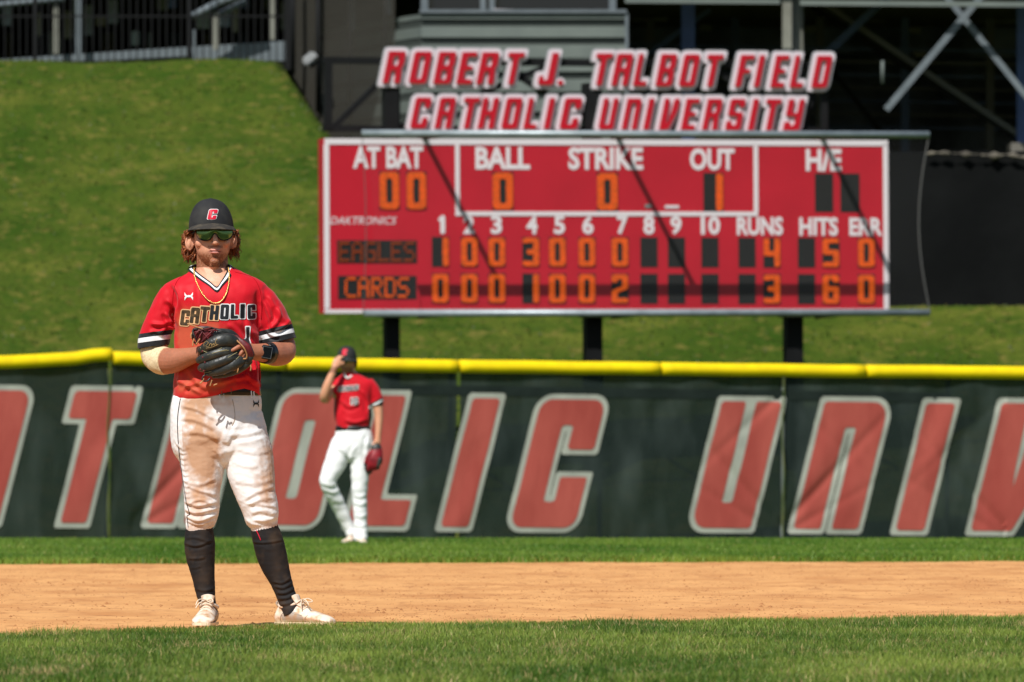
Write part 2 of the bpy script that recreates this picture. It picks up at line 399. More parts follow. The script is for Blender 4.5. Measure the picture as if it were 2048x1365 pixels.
# clods and scuffed crumbs
bm = bmesh.new(); n_ok = 0
while n_ok < 9000:
    y = 34.5 + 31*random.random()**1.35; x = random.uniform(-.0592*y-.3, .0592*y+.3)
    if y < edge_near(np.clip(x,-2.3,2.4)) or y > edge_far(x): continue
    dens = noise.noise(Vector((x*.8, y*.5, 5)))
    if dens < random.uniform(-.5, .45): continue
    n_ok += 1; r = random.uniform(.003, .0075)*(2.0 if random.random() < .05 else 1); z = dz(x, y)
    top = bm.verts.new((x+random.uniform(-.3,.3)*r, y, z+r*random.uniform(.4,.9)))
    a0 = random.random()*6; k = 5
    ring = [bm.verts.new((x+math.cos(a0+i*1.257)*r*random.uniform(.8,1.5), y+math.sin(a0+i*1.257)*r*random.uniform(.8,1.3), z-.002)) for i in range(k)]
    for i in range(k): bm.faces.new((ring[i], ring[(i+1) % k], top))
tag(bmobj('clay_crumbs', bm, m_clod), 'loose crumbs and clods scattered over the orange infield clay', 'clay crumbs', kind='stuff')

# grass blades (one stuff mesh per lawn)
def blades(name, label, x, y, z0, h, w, cols, lean=.5, seed=1):
    r = np.random.default_rng(seed); n = len(x); a = r.uniform(0, 2*np.pi, n); dirx = np.cos(a); diry = np.sin(a)
    b = r.uniform(0, 2*np.pi, n); ln = r.uniform(.05, lean, n)*h; lx = np.cos(b)*ln; ly = np.sin(b)*ln
    V = np.empty((n, 5, 3)); hw = w/2
    V[:, 0] = np.stack([x-dirx*hw, y-diry*hw, z0], 1); V[:, 1] = np.stack([x+dirx*hw, y+diry*hw, z0], 1)
    V[:, 2] = np.stack([x+lx*.35+dirx*hw*.8, y+ly*.35+diry*hw*.8, z0+h*.55], 1)
    V[:, 3] = np.stack([x+lx*.35-dirx*hw*.8, y+ly*.35-diry*hw*.8, z0+h*.55], 1)
    V[:, 4] = np.stack([x+lx, y+ly, z0+h*np.sqrt(np.clip(1-(ln/h)**2*.5, .3, 1))], 1)
    me = bpy.data.meshes.new(name); me.vertices.add(n*5); me.vertices.foreach_set('co', V.astype(np.float32).ravel())
    base = np.arange(n)*5; li = np.stack([base, base+1, base+2, base+3, base+3, base+2, base+4], 1).astype(np.int32)
    me.loops.add(n*7); me.loops.foreach_set('vertex_index', li.ravel())
    me.polygons.add(n*2); ls = np.stack([np.arange(n)*7, np.arange(n)*7+4], 1).astype(np.int32); me.polygons.foreach_set('loop_start', ls.ravel())
    me.update(calc_edges=True)
    setcol(me, np.repeat(cols, 5, axis=0)); o = link(name, me, m_blade); return tag(o, label, 'grass', kind='stuff')
def grass_cols(x, y, seed, green1, green2, dry, pdry=.05, sc_=1.0):
    r = np.random.default_rng(seed); n = len(x)
    low = np.array([noise.fractal(Vector((a*1.1*sc_, b*.45*sc_, 2)), .8, 2, 3) for a, b in zip(x, y)])
    t = np.clip(.45+low*.75+r.normal(0, .25, n), 0, 1)[:, None]
    c = np.array(green1)*(1-t)+np.array(green2)*t
    pat = np.array([noise.noise(Vector((a*3*sc_, b*1.2*sc_, 7))) for a, b in zip(x, y)])
    isd = r.random(n) < pdry*(1+6*np.clip(pat-.25, 0, 1)*2)
    c[isd] = np.array(dry)*r.uniform(.7, 1.1, (isd.sum(), 1)); return c
r = np.random.default_rng(3); n = 300000
y = 26.6+13.0*r.random(n)**.92; x = r.uniform(-1, 1, n)*(.0592*y+.18)
e = np.array([edge_near(a)+.05*noise.noise(Vector((a*6, 0, 0)))+.03*noise.noise(Vector((a*25, 0, 0))) for a in x])
k = y < e+r.normal(0, .015, n); x = x[k]; y = y[k]; e = e[k]
hm = np.array([1.3*noise.noise(Vector((a*3.5, b*1.5, 4))) for a, b in zip(x, y)])
h = r.uniform(.022, .042, len(x))*(1+.35*hm); h[r.random(len(x)) < .02] *= 1.45
blades('near_lawn', 'blades of dark green mown turf along the near edge of the clay', x, y, np.full(len(x), .008), h, r.uniform(.0026, .0045, len(x)),
       grass_cols(x, y, 5, srgb(70,102,28), srgb(142,158,66), srgb(196,172,116), .06), .75, 11)
n = 170000; y = 63.5+24*r.random(n)**1.3; x = r.uniform(-1, 1, n)*(.0592*y+.3)
e = np.array([edge_far(a)+.25*noise.noise(Vector((a*1.1, 0, 0)))+.1*noise.noise(Vector((a*5, 0, 0))) for a in x])
k = y > e; x = x[k]; y = y[k]
blades('outfield_lawn', 'sunlit bright green turf of the outfield beyond the clay', x, y, np.array([groundz(b) for b in y]), r.uniform(.03, .06, len(x)), r.uniform(.006, .011, len(x)),
       grass_cols(x, y, 6, srgb(74,112,28), srgb(124,148,54), srgb(170,160,90), .03, .5), .8, 12)

# grass bank behind the outfield fence
CREST = ([-12,-4.0,-3.45,-2.6,-.5,3,30], [7.75,7.72,6.9,5.6,3.9,3.28,3.2])
def bankz(x, y):
    top = np.interp(x, *CREST); p = -.35+(y-121.5)*.24 if y < 129.5 else 1.57+(y-129.5)*.34
    z = -.35 if p < -.35 else p
    k = .12; z = top - max(0, (top-z)) if z < top else top
    return z + .05*noise.fractal(Vector((x*.5, y*.5, 1)), .8, 2, 3) + .02*noise.noise(Vector((x*3, y*3, 0)))
ys = list(np.linspace(119, 152, 150))+[156, 165, 180, 230]
V, F = grid(lambda y: (-45, 45), ys, 420, bankz)
tag(obj('grass_bank', V, F, m_bank, smooth=True), kind='structure')
# tufts roughening the bank
r = np.random.default_rng(21); n = 36000; y = r.uniform(124, 151, n); x = r.uniform(-1, 1, n)*(.0592*y+.3)
z = np.array([bankz(a, b) for a, b in zip(x, y)])
blades('bank_lawn', 'rough yellowish green tufts growing over the grass bank', x, y, z-.01, r.uniform(.02, .055, n), r.uniform(.02, .045, n),
       grass_cols(x, z*3, 9, srgb(48,68,16), srgb(82,86,32), srgb(98,92,44), .03, 1.2), .9, 13)

# ================================================================ OUTFIELD FENCE
m_yel = M('yellow padding', srgb(232,204,0), .75, .2, col2=srgb(222,190,4), ns=6, bump=.002, bs=30)
m_ws = M('windscreen mesh', srgb(26,36,33), .85, .15, col2=srgb(58,67,64), ns=1.3, contrast=(.46,.82), stretch=(1.5,1,.45), bump=.004, bs=14, alpha=.94)
m_wsd = M('windscreen dark band', srgb(18,28,24), .85, .2, col2=srgb(26,36,32), ns=4)
m_lr = M('faded red print', srgb(150,66,58), .85, .15, col2=srgb(166,80,70), ns=1.6, contrast=(.35,.65), stretch=(1.4,1,.5), bump=.004, bs=12)
m_lw = M('faded white print', srgb(160,162,150), .85, .15, col2=srgb(142,144,134), ns=2.5)
m_post = M('galvanised post', srgb(120,126,124), .5, .5, metal=.3)
m_cord = M('green lacing', srgb(62,82,40), .8, .2, col2=srgb(104,108,60), ns=3)
m_bpost = M('black steel', srgb(10,11,12), .7, .2, col2=srgb(16,17,18), ns=4)
FD = 120.0
ff = Frame(at(1024, 1080, FD), math.radians(15), math.radians(-.6))
fence = tag(empty('outfield_fence', mat=ff.m), 'outfield fence of dark green windscreen with faded red letters and a yellow padded top', 'fence')
def ftop(px): return np.interp(px, [0,222,560,915,1319,1729,2048], [722,716,728,733,738,743,746])
FX0, FX1 = ff.hit(-60, 1080).x, ff.hit(2110, 1080).x
def wave(x, z):
    a = noise.noise(Vector((x*1.5+z*1.1, z*.35, 3)))*.035 + noise.noise(Vector((x*.7, z*.5, 8)))*.03
    a += .018*math.sin(x*8 - z*5 + 2*noise.noise(Vector((x, z, 1))))*max(0, noise.noise(Vector((x*.7, z*.6, 12))))*2
    for sx, sg in ((-5.4, 1), (3.9, -1), (3.9, 1), (7.2, -1)):      # taut pleats fanning from the seams
        dx = (x-sx)*sg
        if 0 < dx < 2.2: a += .035*math.exp(-((z-.2-dx*1.05)/.10)**2)*math.exp(-dx*.8) + .022*math.exp(-((z-2.1+dx*.9)/.09)**2)*math.exp(-dx*1.1)+.018*math.exp(-((z-.1-dx*.55)/.07)**2)*math.exp(-dx*.9)
    return a
seams = [-60, 217, 915, 1566, 2110]
for i in range(4):
    a = ff.hit(seams[i]+(3 if i else 0), 1000).x; b = ff.hit(seams[i+1]-(3 if i < 3 else 0), 1000).x; nx = int((b-a)/.04); nzr = 60; V = []; F = []
    for j in range(nzr+1):
        z = -.55 + j/nzr*3.25
        for q in range(nx+1):
            x = a+(b-a)*q/nx; V.append((x, wave(x, z), z))
    # cut off at the fence top
    for p in range(len(V)):
        x, yy, z = V[p]; zt = ff.hit(1024+(x)/FD*FPX*.97, ftop(1024+x/FD*FPX*.97)).z
        if z > zt: V[p] = (x, yy, zt)
    for j in range(nzr):
        for q in range(nx):
            k = j*(nx+1)+q; F.append((k, k+1, k+nx+2, k+nx+1))
    obj('windscreen_panel', V, F, m_ws, fence, smooth=True)
for p0, p1 in ((-60,222),(224,570),(572,915),(917,1319),(1321,1729),(1731,2110)):
    pts = []
    for q in range(9):
        px = p0+(p1-p0)*q/8+(2 if q == 0 else 0)
        py = ftop(px)+ (3.0*math.sin(q/8*math.pi*1.0+1) if p0 < 200 else 1.2*noise.noise(Vector((px*.01, 0, 0)))) - (4 if (p0 == -60 and q > 6) else 0)
        v = ff.hit(px, py, -.02); pts.append(v)
    bm = bmesh.new(); tube(bm, pts, .09, 16, 2); bmobj('padding_tube', bm, m_yel, fence, True)
for px in (217, 1566):
    bm = bmesh.new(); pts = [ff.hit(px + 2*math.sin(i*1.3), 740+i*34, -.05) for i in range(11)]; tube(bm, pts, .010, 6, 2)
    bmobj('lacing_cord', bm, m_cord, fence, True)
    a = ff.hit(px, 740, .06); bm = bmesh.new(); bar(bm, (a.x, .06, -.5), (a.x, .06, a.z), .03, n=8); bmobj('fence_post', bm, m_post, fence)
for px in (-50, 560, 905, 1205, 1605, 1900):
    a = ff.hit(px, 740, .06); bm = bmesh.new(); bar(bm, (a.x, .14, -.5), (a.x, .14, a.z), .035, n=8); bmobj('fence_post', bm, m_post, fence)
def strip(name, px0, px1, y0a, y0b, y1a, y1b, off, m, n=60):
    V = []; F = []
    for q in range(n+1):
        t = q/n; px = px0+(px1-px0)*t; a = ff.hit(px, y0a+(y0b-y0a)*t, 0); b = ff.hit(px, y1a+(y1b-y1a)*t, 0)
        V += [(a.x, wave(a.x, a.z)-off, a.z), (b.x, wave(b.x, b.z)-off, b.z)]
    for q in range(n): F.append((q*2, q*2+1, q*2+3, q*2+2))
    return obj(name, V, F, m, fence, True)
strip('dark_band', 780, 1898, 770, 786, 790, 806, .008, m_wsd)  # darker strips laid just off the windscreen face
strip('dark_band', 230, 560, 764, 768, 776, 780, .008, m_wsd, 20)
# letters: pixel boxes (bottom left x, top right x, top y, bottom y)
SH = .247
def fence_letter(ch, xl, xr, yt, yb):
    A = ff.hit(xl, yb); B = ff.hit(xr, yt); H = B.z-A.z; of = .038
    w = GL[ch][0]; core_w = (B.x-A.x) - SH*H; xs = max(.2, (core_w/H - of*2)/(w*(1-2*of)))
    Hc = H*(1-2*of)
    for nm, off, yo, mm in (('letter_border', of/(1-2*of), .014, m_lw), ('letter_face', 0, .022, m_lr)):
        V, F, _ = glyph(ch, off, .022, round(xs, 3), True)
        def fn(x, y, k):
            z = A.z + (y+of/(1-2*of))*Hc; xx = A.x + of*H + x*Hc + SH*(z-A.z); return (xx, wave(xx, z)-yo, z)
        slab(nm, V, F, fn, mm, fence, thick=False)
for L_ in (('A',-142,75,771,1055),('T',70,287,773,1056),('H',280,497,776,1057),('O',491,709,778,1060),('L',680,886,782,1062),('I',868,1013,787,1064),
           ('C',1006,1224,790,1065),('U',1368,1576,794,1066),('N',1574,1790,795,1068),('I',1778,1922,797,1071),('V',1928,2146,798,1072)):
    fence_letter(*L_)
# ================================================================ SCOREBOARD
m_red = M('scoreboard red', srgb(176,18,38), .5, .35, col2=srgb(166,15,34), ns=1.2)
m_wht = M('white vinyl', srgb(208,200,202), .6, .3)
m_pink = M('letter rim white', srgb(200,190,196), .55, .3)
m_gry = M('letter backing grey', srgb(140,142,142), .5, .4)
m_lred = M('letter face red', srgb(170,6,30), .4, .4)
m_blk = M('display black', srgb(22,22,22), .6, .3, col2=srgb(30,30,28), ns=30)
m_led = M('amber diodes', srgb(160,44,6), .6, .3, col2=srgb(50,16,4), ns=38, nd=1, contrast=(.40,.56), emis=(1.0,.14,.004), estr=.42)
m_ledd = M('dim amber diodes', srgb(110,34,8), .6, .3, col2=srgb(50,18,6), ns=60, nd=2, contrast=(.42,.55), emis=(1.0,.16,.005), estr=.10)
m_pipe = M('galvanised pipe', srgb(150,160,164), .4, .5, metal=.35, col2=srgb(128,138,142), ns=5)
m_rope = M('net rope', srgb(84,84,82), .8, .2)
BD = 125.0
bf = Frame(at(1209, 628, BD), math.radians(13), math.radians(.32))
board = tag(empty('scoreboard', mat=bf.m), 'red baseball scoreboard with amber numbers on black posts above the fence', 'scoreboard')
def rect(name, x0, y0, x1, y1, off, m, parent, back=None):
    a = bf.hit(x0, y1, off); b = bf.hit(x1, y0, off); bm = bmesh.new(); box(bm, (a.x, off, a.z), (b.x, (back if back is not None else off+.01), b.z)); return bmobj(name, bm, m, parent)
cab = rect('cabinet', 647, 281, 1776, 627, 0, m_red, board, .32)
def brect(x0, y0, x1, y1, off=-.012, nm='border_stripe'): return rect(nm, x0, y0, x1, y1, off, m_wht, board, -.002)
brect(649, 281, 1776, 289); brect(649, 289, 658, 618); brect(1768, 289, 1776, 618); brect(649, 618, 1776, 627)
brect(911, 289, 919, 424); brect(1508, 289, 1516, 424); brect(911, 424, 1516, 432)
def caption(txt, x0, x1, y0, y1, nm='caption', italic=0, bold=.036):
    V, F = text_mesh(txt, 1, bold); mn = V.min(0); mx = V.max(0); A = bf.hit(x0, y1, -.008); B = bf.hit(x1, y0, -.008)
    V = (V-mn)/(mx-mn)
    def fn(x, y, k): return (A.x+(B.x-A.x)*(x*(1-italic)+italic*y), -.008+.006*k, A.z+(B.z-A.z)*y)
    return slab(nm, V, F, fn, m_wht, board)
for t in (('AT BAT',706,846,293,337),('BALL',951,1060,294,339),('STRIKE',1137,1286,295,340),('OUT',1380,1469,297,341),('H/E',1612,1683,298,343),
          ('RUNS',1474,1566,434,471),('HITS',1599,1676,435,472),('ERR',1699,1765,436,472)): caption(*t)
caption('DAKTRONICS', 660, 794, 434, 449, italic=.03, bold=.0)
CX = [881,939,994,1062,1115,1174,1240,1298,1353,1420,1494,1544,1613,1662,1733]
for i in range(10):
    c = [884,938,993,1064,1119,1176,1245,1298,1352,1421][i]; w = 11 if i < 9 else 19
    if i == 0: w = 8
    if i == 0:
        A = bf.hit(876, 468, -.008); B = bf.hit(890, 431, -.008); V, F, gw = glyph('n1', 0, .08); slab('caption', V, F, lambda x, y, k: (A.x+(B.x-A.x)*x/gw, -.008+.006*k, A.z+(B.z-A.z)*y), m_wht, board); continue
    caption(str(i+1), c-w, c+w, 431+i*.2, 468+i*.2)
def digit(ch, cx, y0, y1, w=34):
    d = rect('digit_display', cx-w/2, y0, cx+w/2, y1, -.006, m_blk, board, -.001)
    if ch == ' ': return
    A = bf.hit(cx-w/2+1, y1-1.5, -.02); B = bf.hit(cx+w/2-1, y0+1.5, -.02); V, F, gw = glyph(ch, 0, .06)
    slab('lit_digit', V, F, lambda x, y, k: (A.x+(B.x-A.x)*x/gw, -.02+.012*k, A.z+(B.z-A.z)*y), m_led, d)
for i, c in enumerate(CX):
    yo = 2.0*i/14
    digit('10030000000 4 50'.replace('0000000', '000   ')[i] if False else ['1','0','0','3','0','0','0',' ',' ',' ',' ','4',' ','5','0'][i], c, 474+yo, 534+yo)
    digit(['0','0','0','1','0','0','2',' ',' ',' ',' ','3',' ','6','0'][i], c, 547+yo, 607+yo)
for ch, c, w in (('0',779,40),('0',833,40),('0',1006,42),('0',1215,42),('1',1427,40),(' ',1648,36),(' ',1700,38)): digit(ch, c, 343+(c-779)*.005, 420+(c-779)*.005, w)
FONT57 = {'E':['11111','10000','10000','11110','10000','10000','11111'],'A':['01110','10001','10001','11111','10001','10001','10001'],
 'G':['01111','10000','10000','10111','10001','10001','01111'],'L':['10000']*6+['11111'],'S':['01111','10000','10000','01110','00001','00001','11110'],
 'C':['01111','10000','10000','10000','10000','10000','01111'],'R':['11110','10001','10001','11110','10100','10010','10001'],'D':['11110','10001','10001','10001','10001','10001','11110']}
def matrix(txt, x0, y0, x1, y1, tx0, tx1, m):
    d = rect('name_display', x0, y0, x1, y1, -.006, m_blk, board, -.001)
    bm = bmesh.new(); ncol = len(txt)*6-1
    for ci, ch in enumerate(txt):
        for r_ in range(7):
            for c_ in range(5):
                if FONT57[ch][r_][c_] == '1':
                    px = tx0+(tx1-tx0)*(ci*6+c_)/ncol; w = (tx1-tx0)/ncol*.96; py = y0+3+(y1-y0-6)*r_/7; hh = (y1-y0-6)/7*.86
                    a = bf.hit(px, py+hh, -.018); b = bf.hit(px+w, py, -.018); box(bm, (a.x, -.018, a.z), (b.x, -.008, b.z))
    bmobj('lit_lettering', bm, m, d)['kind'] = 'stuff'
matrix('EAGLES', 674, 481, 834, 527, 678, 830, m_ledd)
matrix('CARDS', 676, 552, 833, 599, 690, 818, m_led)
rect('small_badge', 1290, 409, 1303, 416, -.012, m_post, board, -.001)
rect('small_badge', 1330, 411, 1358, 417, -.012, m_wht, board, -.001)
for px, w in ((792, 26), (1196, 30), (1598, 30)):
    a = bf.hit(px-w/2, 627, .08); b = bf.hit(px+w/2, 165, .08); bm = bmesh.new()
    box(bm, (a.x, .34, -2.6), (b.x, .34+(b.x-a.x), b.z)); bmobj('support_post', bm, m_bpost, board)
    c = bf.hit(px-26, 628, .1); d2 = bf.hit(px+26, 634, .1); bm = bmesh.new(); box(bm, (c.x, .02, c.z-.002), (d2.x, .5, c.z-.05)); bmobj('mounting_plate', bm, m_bpost, board)

# name sign on its truss
sign = tag(empty('name_sign', mat=bf.m), 'two rows of slanted red letters with white rims on a black truss above the scoreboard', 'sign')
bm = bmesh.new()
def tb(x0, y0, x1, y1, w, off=.45, nm='truss_beam'):
    b_ = bmesh.new(); bar(b_, bf.hit(x0, y0, off), bf.hit(x1, y1, off), w); return bmobj(nm, b_, m_bpost, sign)
bm.free()
tb(646, 121, 1650, 131, .10); tb(646, 257, 1650, 262, .09); tb(656, 116, 656, 260, .11); tb(1648, 128, 1648, 262, .1)
for x0, x1 in ((668, 790), (1090, 796), (1010, 1196), (1380, 1200), (1420, 1598), (1648, 1602)): tb(x0, 254 if x0 in (668,) else 135, x1, 135 if x0 in (668,) else 254, .08)
tb(792, 124, 792, 257, .1); tb(1196, 127, 1196, 259, .1); tb(1598, 130, 1598, 261, .1)
SHT = .215
def title(ch, cx, cy, w, h=83):
    # cx, cy centre in pixels, w: width of the face (unslanted) in px
    z0 = bf.hit(cx, cy+h/2, .3).z; z1 = bf.hit(cx, cy-h/2, .3).z; H = z1-z0; of = .105
    Hc = H/(1+2*of); x_c = bf.hit(cx, cy, .3).x; Wm = w/FPX*BD
    gw = GL[ch][0]; xs = 1.1*Wm/(gw*Hc)
    for nm, off, y0, y1, mm in (('letter_backing', of, .335, .36, m_gry), ('letter_rim', of*.68, .30, .334, m_pink), ('letter_face', -.036, .255, .299, m_lred)):
        V, F, gww = glyph(ch, off, .055, round(xs, 2))
        def fn(x, y, k):
            z = z0 + (y+of)*Hc; return (x_c + (x-gww/2)*Hc + SHT*(z-(z0+z1)/2), y0+(y1-y0)*k, z)
        slab(nm, V, F, fn, mm, sign)
row1 = [('R',788,36),('O',840,36),('B',889,36),('E',933,32),('R',975,36),('T',1027,34),('J',1096,32),('T',1203,34),('A',1244,34),('L',1284,28),('B',1332,34),('O',1378,33),('T',1425,34),('F',1489,30),('I',1518,14),('E',1559,29),('L',1597,28),('D',1643,33)]
for ch, cx, w in row1: title(ch, cx, 135+(cx-788)*.0105, w)
# the full stop after J
def dot():
    z0 = bf.hit(1120, 178, .3).z; z1 = bf.hit(1120, 154, .3).z; xc = bf.hit(1120, 166, .3).x; hw = (z1-z0)/2
    for nm, s, y0, y1, mm in (('letter_backing', 1.0, .335, .36, m_gry), ('letter_rim', .8, .30, .334, m_pink), ('letter_face', .42, .255, .299, m_lred)):
        c = [(xc+math.cos(i*math.pi/6)*hw*s*1.1, (z0+z1)/2+math.sin(i*math.pi/6)*hw*s) for i in range(12)]
        slab(nm, np.array(c), [tuple(range(12))], lambda x, y, k: (x, y0+.001+(y1-y0)*k, y), mm, sign)
dot()
row2 = [('C',841,33),('A',890,33),('T',938,32),('H',976,33),('O',1023,33),('L',1064,27),('I',1098,14),('C',1141,36),('U',1216,31),('N',1263,31),('I',1297,14),('V',1338,32),('E',1380,29),('R',1424,32),('S',1470,32),('I',1506,14),('T',1542,32),('Y',1587,34)]
for ch, cx, w in row2: title(ch, cx, 226+(cx-841)*.005, w, 80)

# protective net in front of the scoreboard
net = tag(empty('protective_net', mat=bf.m), 'protective net hung on galvanised pipes in front of the scoreboard', 'net')
def nb(p, q, r, nm='net_pipe', m=m_pipe):
    b_ = bmesh.new(); bar(b_, p, q, r, n=10); return bmobj(nm, b_, m, net, True)
a = bf.hit(724, 267, -1.5); b = bf.hit(1858, 270, -1.5); nb(a, (b.x, -1.5, b.z), .05)
c = bf.hit(728, 627, -1.5); d = bf.hit(1858, 626, -1.5); nb(c, (d.x, -1.5, d.z), .05)
for px in (845, 1232, 1640):
    p = bf.hit(px, 279, .1); q = Vector((p.x, -1.5, a.z)); nb((p.x, .3, p.z+.02), q, .040, 'support_arm', m_bpost)
    p = bf.hit(px, 630, .1); nb((p.x, .3, p.z-.02), (p.x, -1.5, c.z), .040, 'support_arm', m_bpost)
for side in (0, 1):
    pts = []
    for i in range(13):
        t = i/12; x = (a.x if side == 0 else b.x) + (-.16 if side else .05)*math.sin(t*math.pi) ; z = a.z+(c.z-a.z)*t; pts.append((x, -1.5, z))
    b_ = bmesh.new(); tube(b_, pts, .011 if side else .006, 5, 2); bmobj('net_edge_rope', b_, m_rope, net)
m_net = M('net mesh', (.10,.10,.10), .9, .1, alpha=.045)
V = []; F = []
for j in range(13):
    t = j/12; s_ = .16*math.sin(t*math.pi); z = a.z+(c.z-a.z)*t
    for i in range(25): u = i/24; V.append((a.x+s_+(b.x-a.x-2*s_)*u, -1.5+.10*math.sin(u*math.pi)*math.sin(t*math.pi), z))
for j in range(12):
    for i in range(24): k = j*25+i; F.append((k, k+1, k+26, k+25))
o = obj('netting', V, F, m_net, net)

# ================================================================ STADIUM BEHIND
m_alu = M('aluminium', srgb(104,112,116), .6, .3, metal=.2, col2=srgb(92,100,104), ns=4)
m_cream = M('cream steel', srgb(124,124,114), .6, .3, col2=srgb(108,108,98), ns=3)
m_blue = M('navy painted steel', srgb(52,76,122), .5, .4, col2=srgb(42,64,104), ns=3)
m_side = M('grey green siding', srgb(104,112,106), .6, .3, col2=srgb(96,104,99), ns=2)
m_sidd = M('siding groove', srgb(62,68,64), .7, .3)
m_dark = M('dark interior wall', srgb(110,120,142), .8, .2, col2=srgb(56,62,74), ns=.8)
m_glass = M('tinted window glass', srgb(16,18,24), .08, .5)
m_tarp = M('black windscreen cloth', srgb(15,16,16), .95, .06, col2=srgb(21,22,22), ns=.9, bump=.01, bs=4)
m_roll = M('frayed pale hem', srgb(112,106,94), .9, .1, col2=srgb(70,66,60), ns=6, bump=.01, bs=15)
m_conc = M('weathered concrete', srgb(116,112,104), .9, .2, col2=srgb(92,88,82), ns=3)
m_mesh = M('black mesh screen', srgb(62,60,54), .9, .1, alpha=.6)

def beam_px(name, p, q, w, m, parent, n=0, h=None):
    bm = bmesh.new(); bar(bm, at(*p), at(*q), w, h, n=n); return bmobj(name, bm, m, parent, n > 0)
gs = tag(empty('grandstand', at(1500, 625, 170)), 'dark steel grandstand with navy columns and cross braces behind the scoreboard', 'grandstand')
gi = gs.matrix_world.inverted() if False else None
def child(o, root):
    bpy.context.view_layer.update(); o.parent = root; o.matrix_parent_inverse = Matrix.Translation(-Vector(root.location)); return o
def gbox(name, a, b, m, root=gs):
    bm = bmesh.new(); box(bm, a, b); return child(bmobj(name, bm, m), root)
def gbeam(name, p, q, w, m, root=gs, n=0, h=None): return child(beam_px(name, p, q, w, m, None, n, h), root)
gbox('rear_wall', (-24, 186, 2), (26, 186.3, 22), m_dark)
gbox('shade_deck', (-24, 158.6, 9.75), (26, 187, 10.1), m_conc)  # unseen deck, stretched to the left so the whole interior falls into shade
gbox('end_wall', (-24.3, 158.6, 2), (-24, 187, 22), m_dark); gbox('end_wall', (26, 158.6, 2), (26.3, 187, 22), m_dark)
gbox('concourse_floor', (-24, 160, 2.9), (26, 186, 3.0), m_conc)
# upper seating rows (mostly above the picture)
for i in range(6): gbox('seating_row', (-24, 160+i*1.6, 10.1+i*.7), (26, 161.4+i*1.6, 10.2+i*.7), m_alu)
gbeam('fascia_beam', (1250, 2, 158.2), (1560, 4, 158.2), .08, m_side); gbeam('fascia_beam', (1600, 6, 158.2), (2120, 10, 158.2), .09, m_side)
gbeam('steel_column', (1376, -60, 160.5), (1376, 640, 160.5), .25, m_blue)
gbeam('steel_column', (1574, -60, 159), (1574, 640, 159), .17, m_cream); gbeam('steel_column', (1591, -60, 159.4), (1591, 640, 159.4), .15, m_cream, n=12)
gbeam('steel_column', (2044, -60, 161), (2044, 640, 161), .2, m_blue)
gbeam('cross_brace', (1800, -30, 163.5), (1640, 120, 163.5), .14, m_blue)
gbeam('cross_brace', (1595, -5, 167), (2060, 290, 167), .13, m_bpost)
gbeam('cross_brace', (1975, -22, 158.6), (1772, 220, 158.6), .12, m_alu); gbeam('cross_brace', (1880, -22, 158.9), (2070, 215, 158.9), .11, m_alu)
gbeam('cross_brace', (1655, 130, 172), (1790, 300, 172), .10, m_bpost)
gbeam('ceiling_pipe', (1262, 38, 172), (1335, 38, 172), .05, m_cream, n=6); gbeam('ceiling_pipe', (1410, 35, 173), (1540, 36, 173), .04, m_cream, n=6)
gbeam('ceiling_pipe', (1650, 39, 173), (1770, 41, 173), .04, m_cream, n=6); gbeam('ceiling_pipe', (1930, 41, 173), (2040, 43, 173), .04, m_cream, n=6)
gbeam('hanging_rod', (1765, 122, 158.3), (1765, 168, 158.3), .03, m_side, n=6)
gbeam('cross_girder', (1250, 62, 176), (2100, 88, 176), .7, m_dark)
m_dim = M('dull steel', srgb(84,84,86), .6, .3)
gbeam('cross_brace', (1630, -5, 164), (2060, 285, 164), .10, m_dim); gbeam('cross_brace', (1240, 150, 165), (1420, 20, 165), .09, m_blue)
for k in range(7): gbeam('seat_rail', (1255, 90+k*26, 170+k), (2060, 104+k*26, 170+k), .05, m_dim if k % 2 else m_blue)
for k in range(5): gbeam('inner_column', (1300+k*170, -30, 172), (1300+k*170, 320, 172), .16, m_blue if k % 2 else m_dim)
gbox('footing', at(2022, 308, 160), at(2080, 290, 161), m_conc)
for px, py in ((1412, 56), (1620, 60), (1830, 62), (1560, 110), (1840, 110)):
    bm = bmesh.new(); p = at(px, py, 174); box(bm, p-Vector((.12, .1, .05)), p+Vector((.12, .1, .06))); child(bmobj('ceiling_lamp_housing', bm, m_cream), gs)
for i in range(9):
    px = 20+i*66; gbeam('inner_column', (px, -30, 178), (px, 130, 178), .14+.1*(i % 2), m_blue if i % 3 else m_cream)

rq = random.Random(4)
for i in range(26):  # invented panels, added to lift the black behind the pickets
    px = -20+i*24+rq.uniform(-6, 6); t_ = rq.uniform(-40, 70); b_y = t_+rq.uniform(15, 60); dd = rq.uniform(160, 163)
    a_ = at(px, b_y, dd); q_ = at(px+rq.uniform(8, 26), t_, dd); gbox('filler_panel', (a_.x, dd, a_.z), (q_.x, dd+.05, q_.z), rq.choice([m_side, m_blue, m_alu, m_cream]))
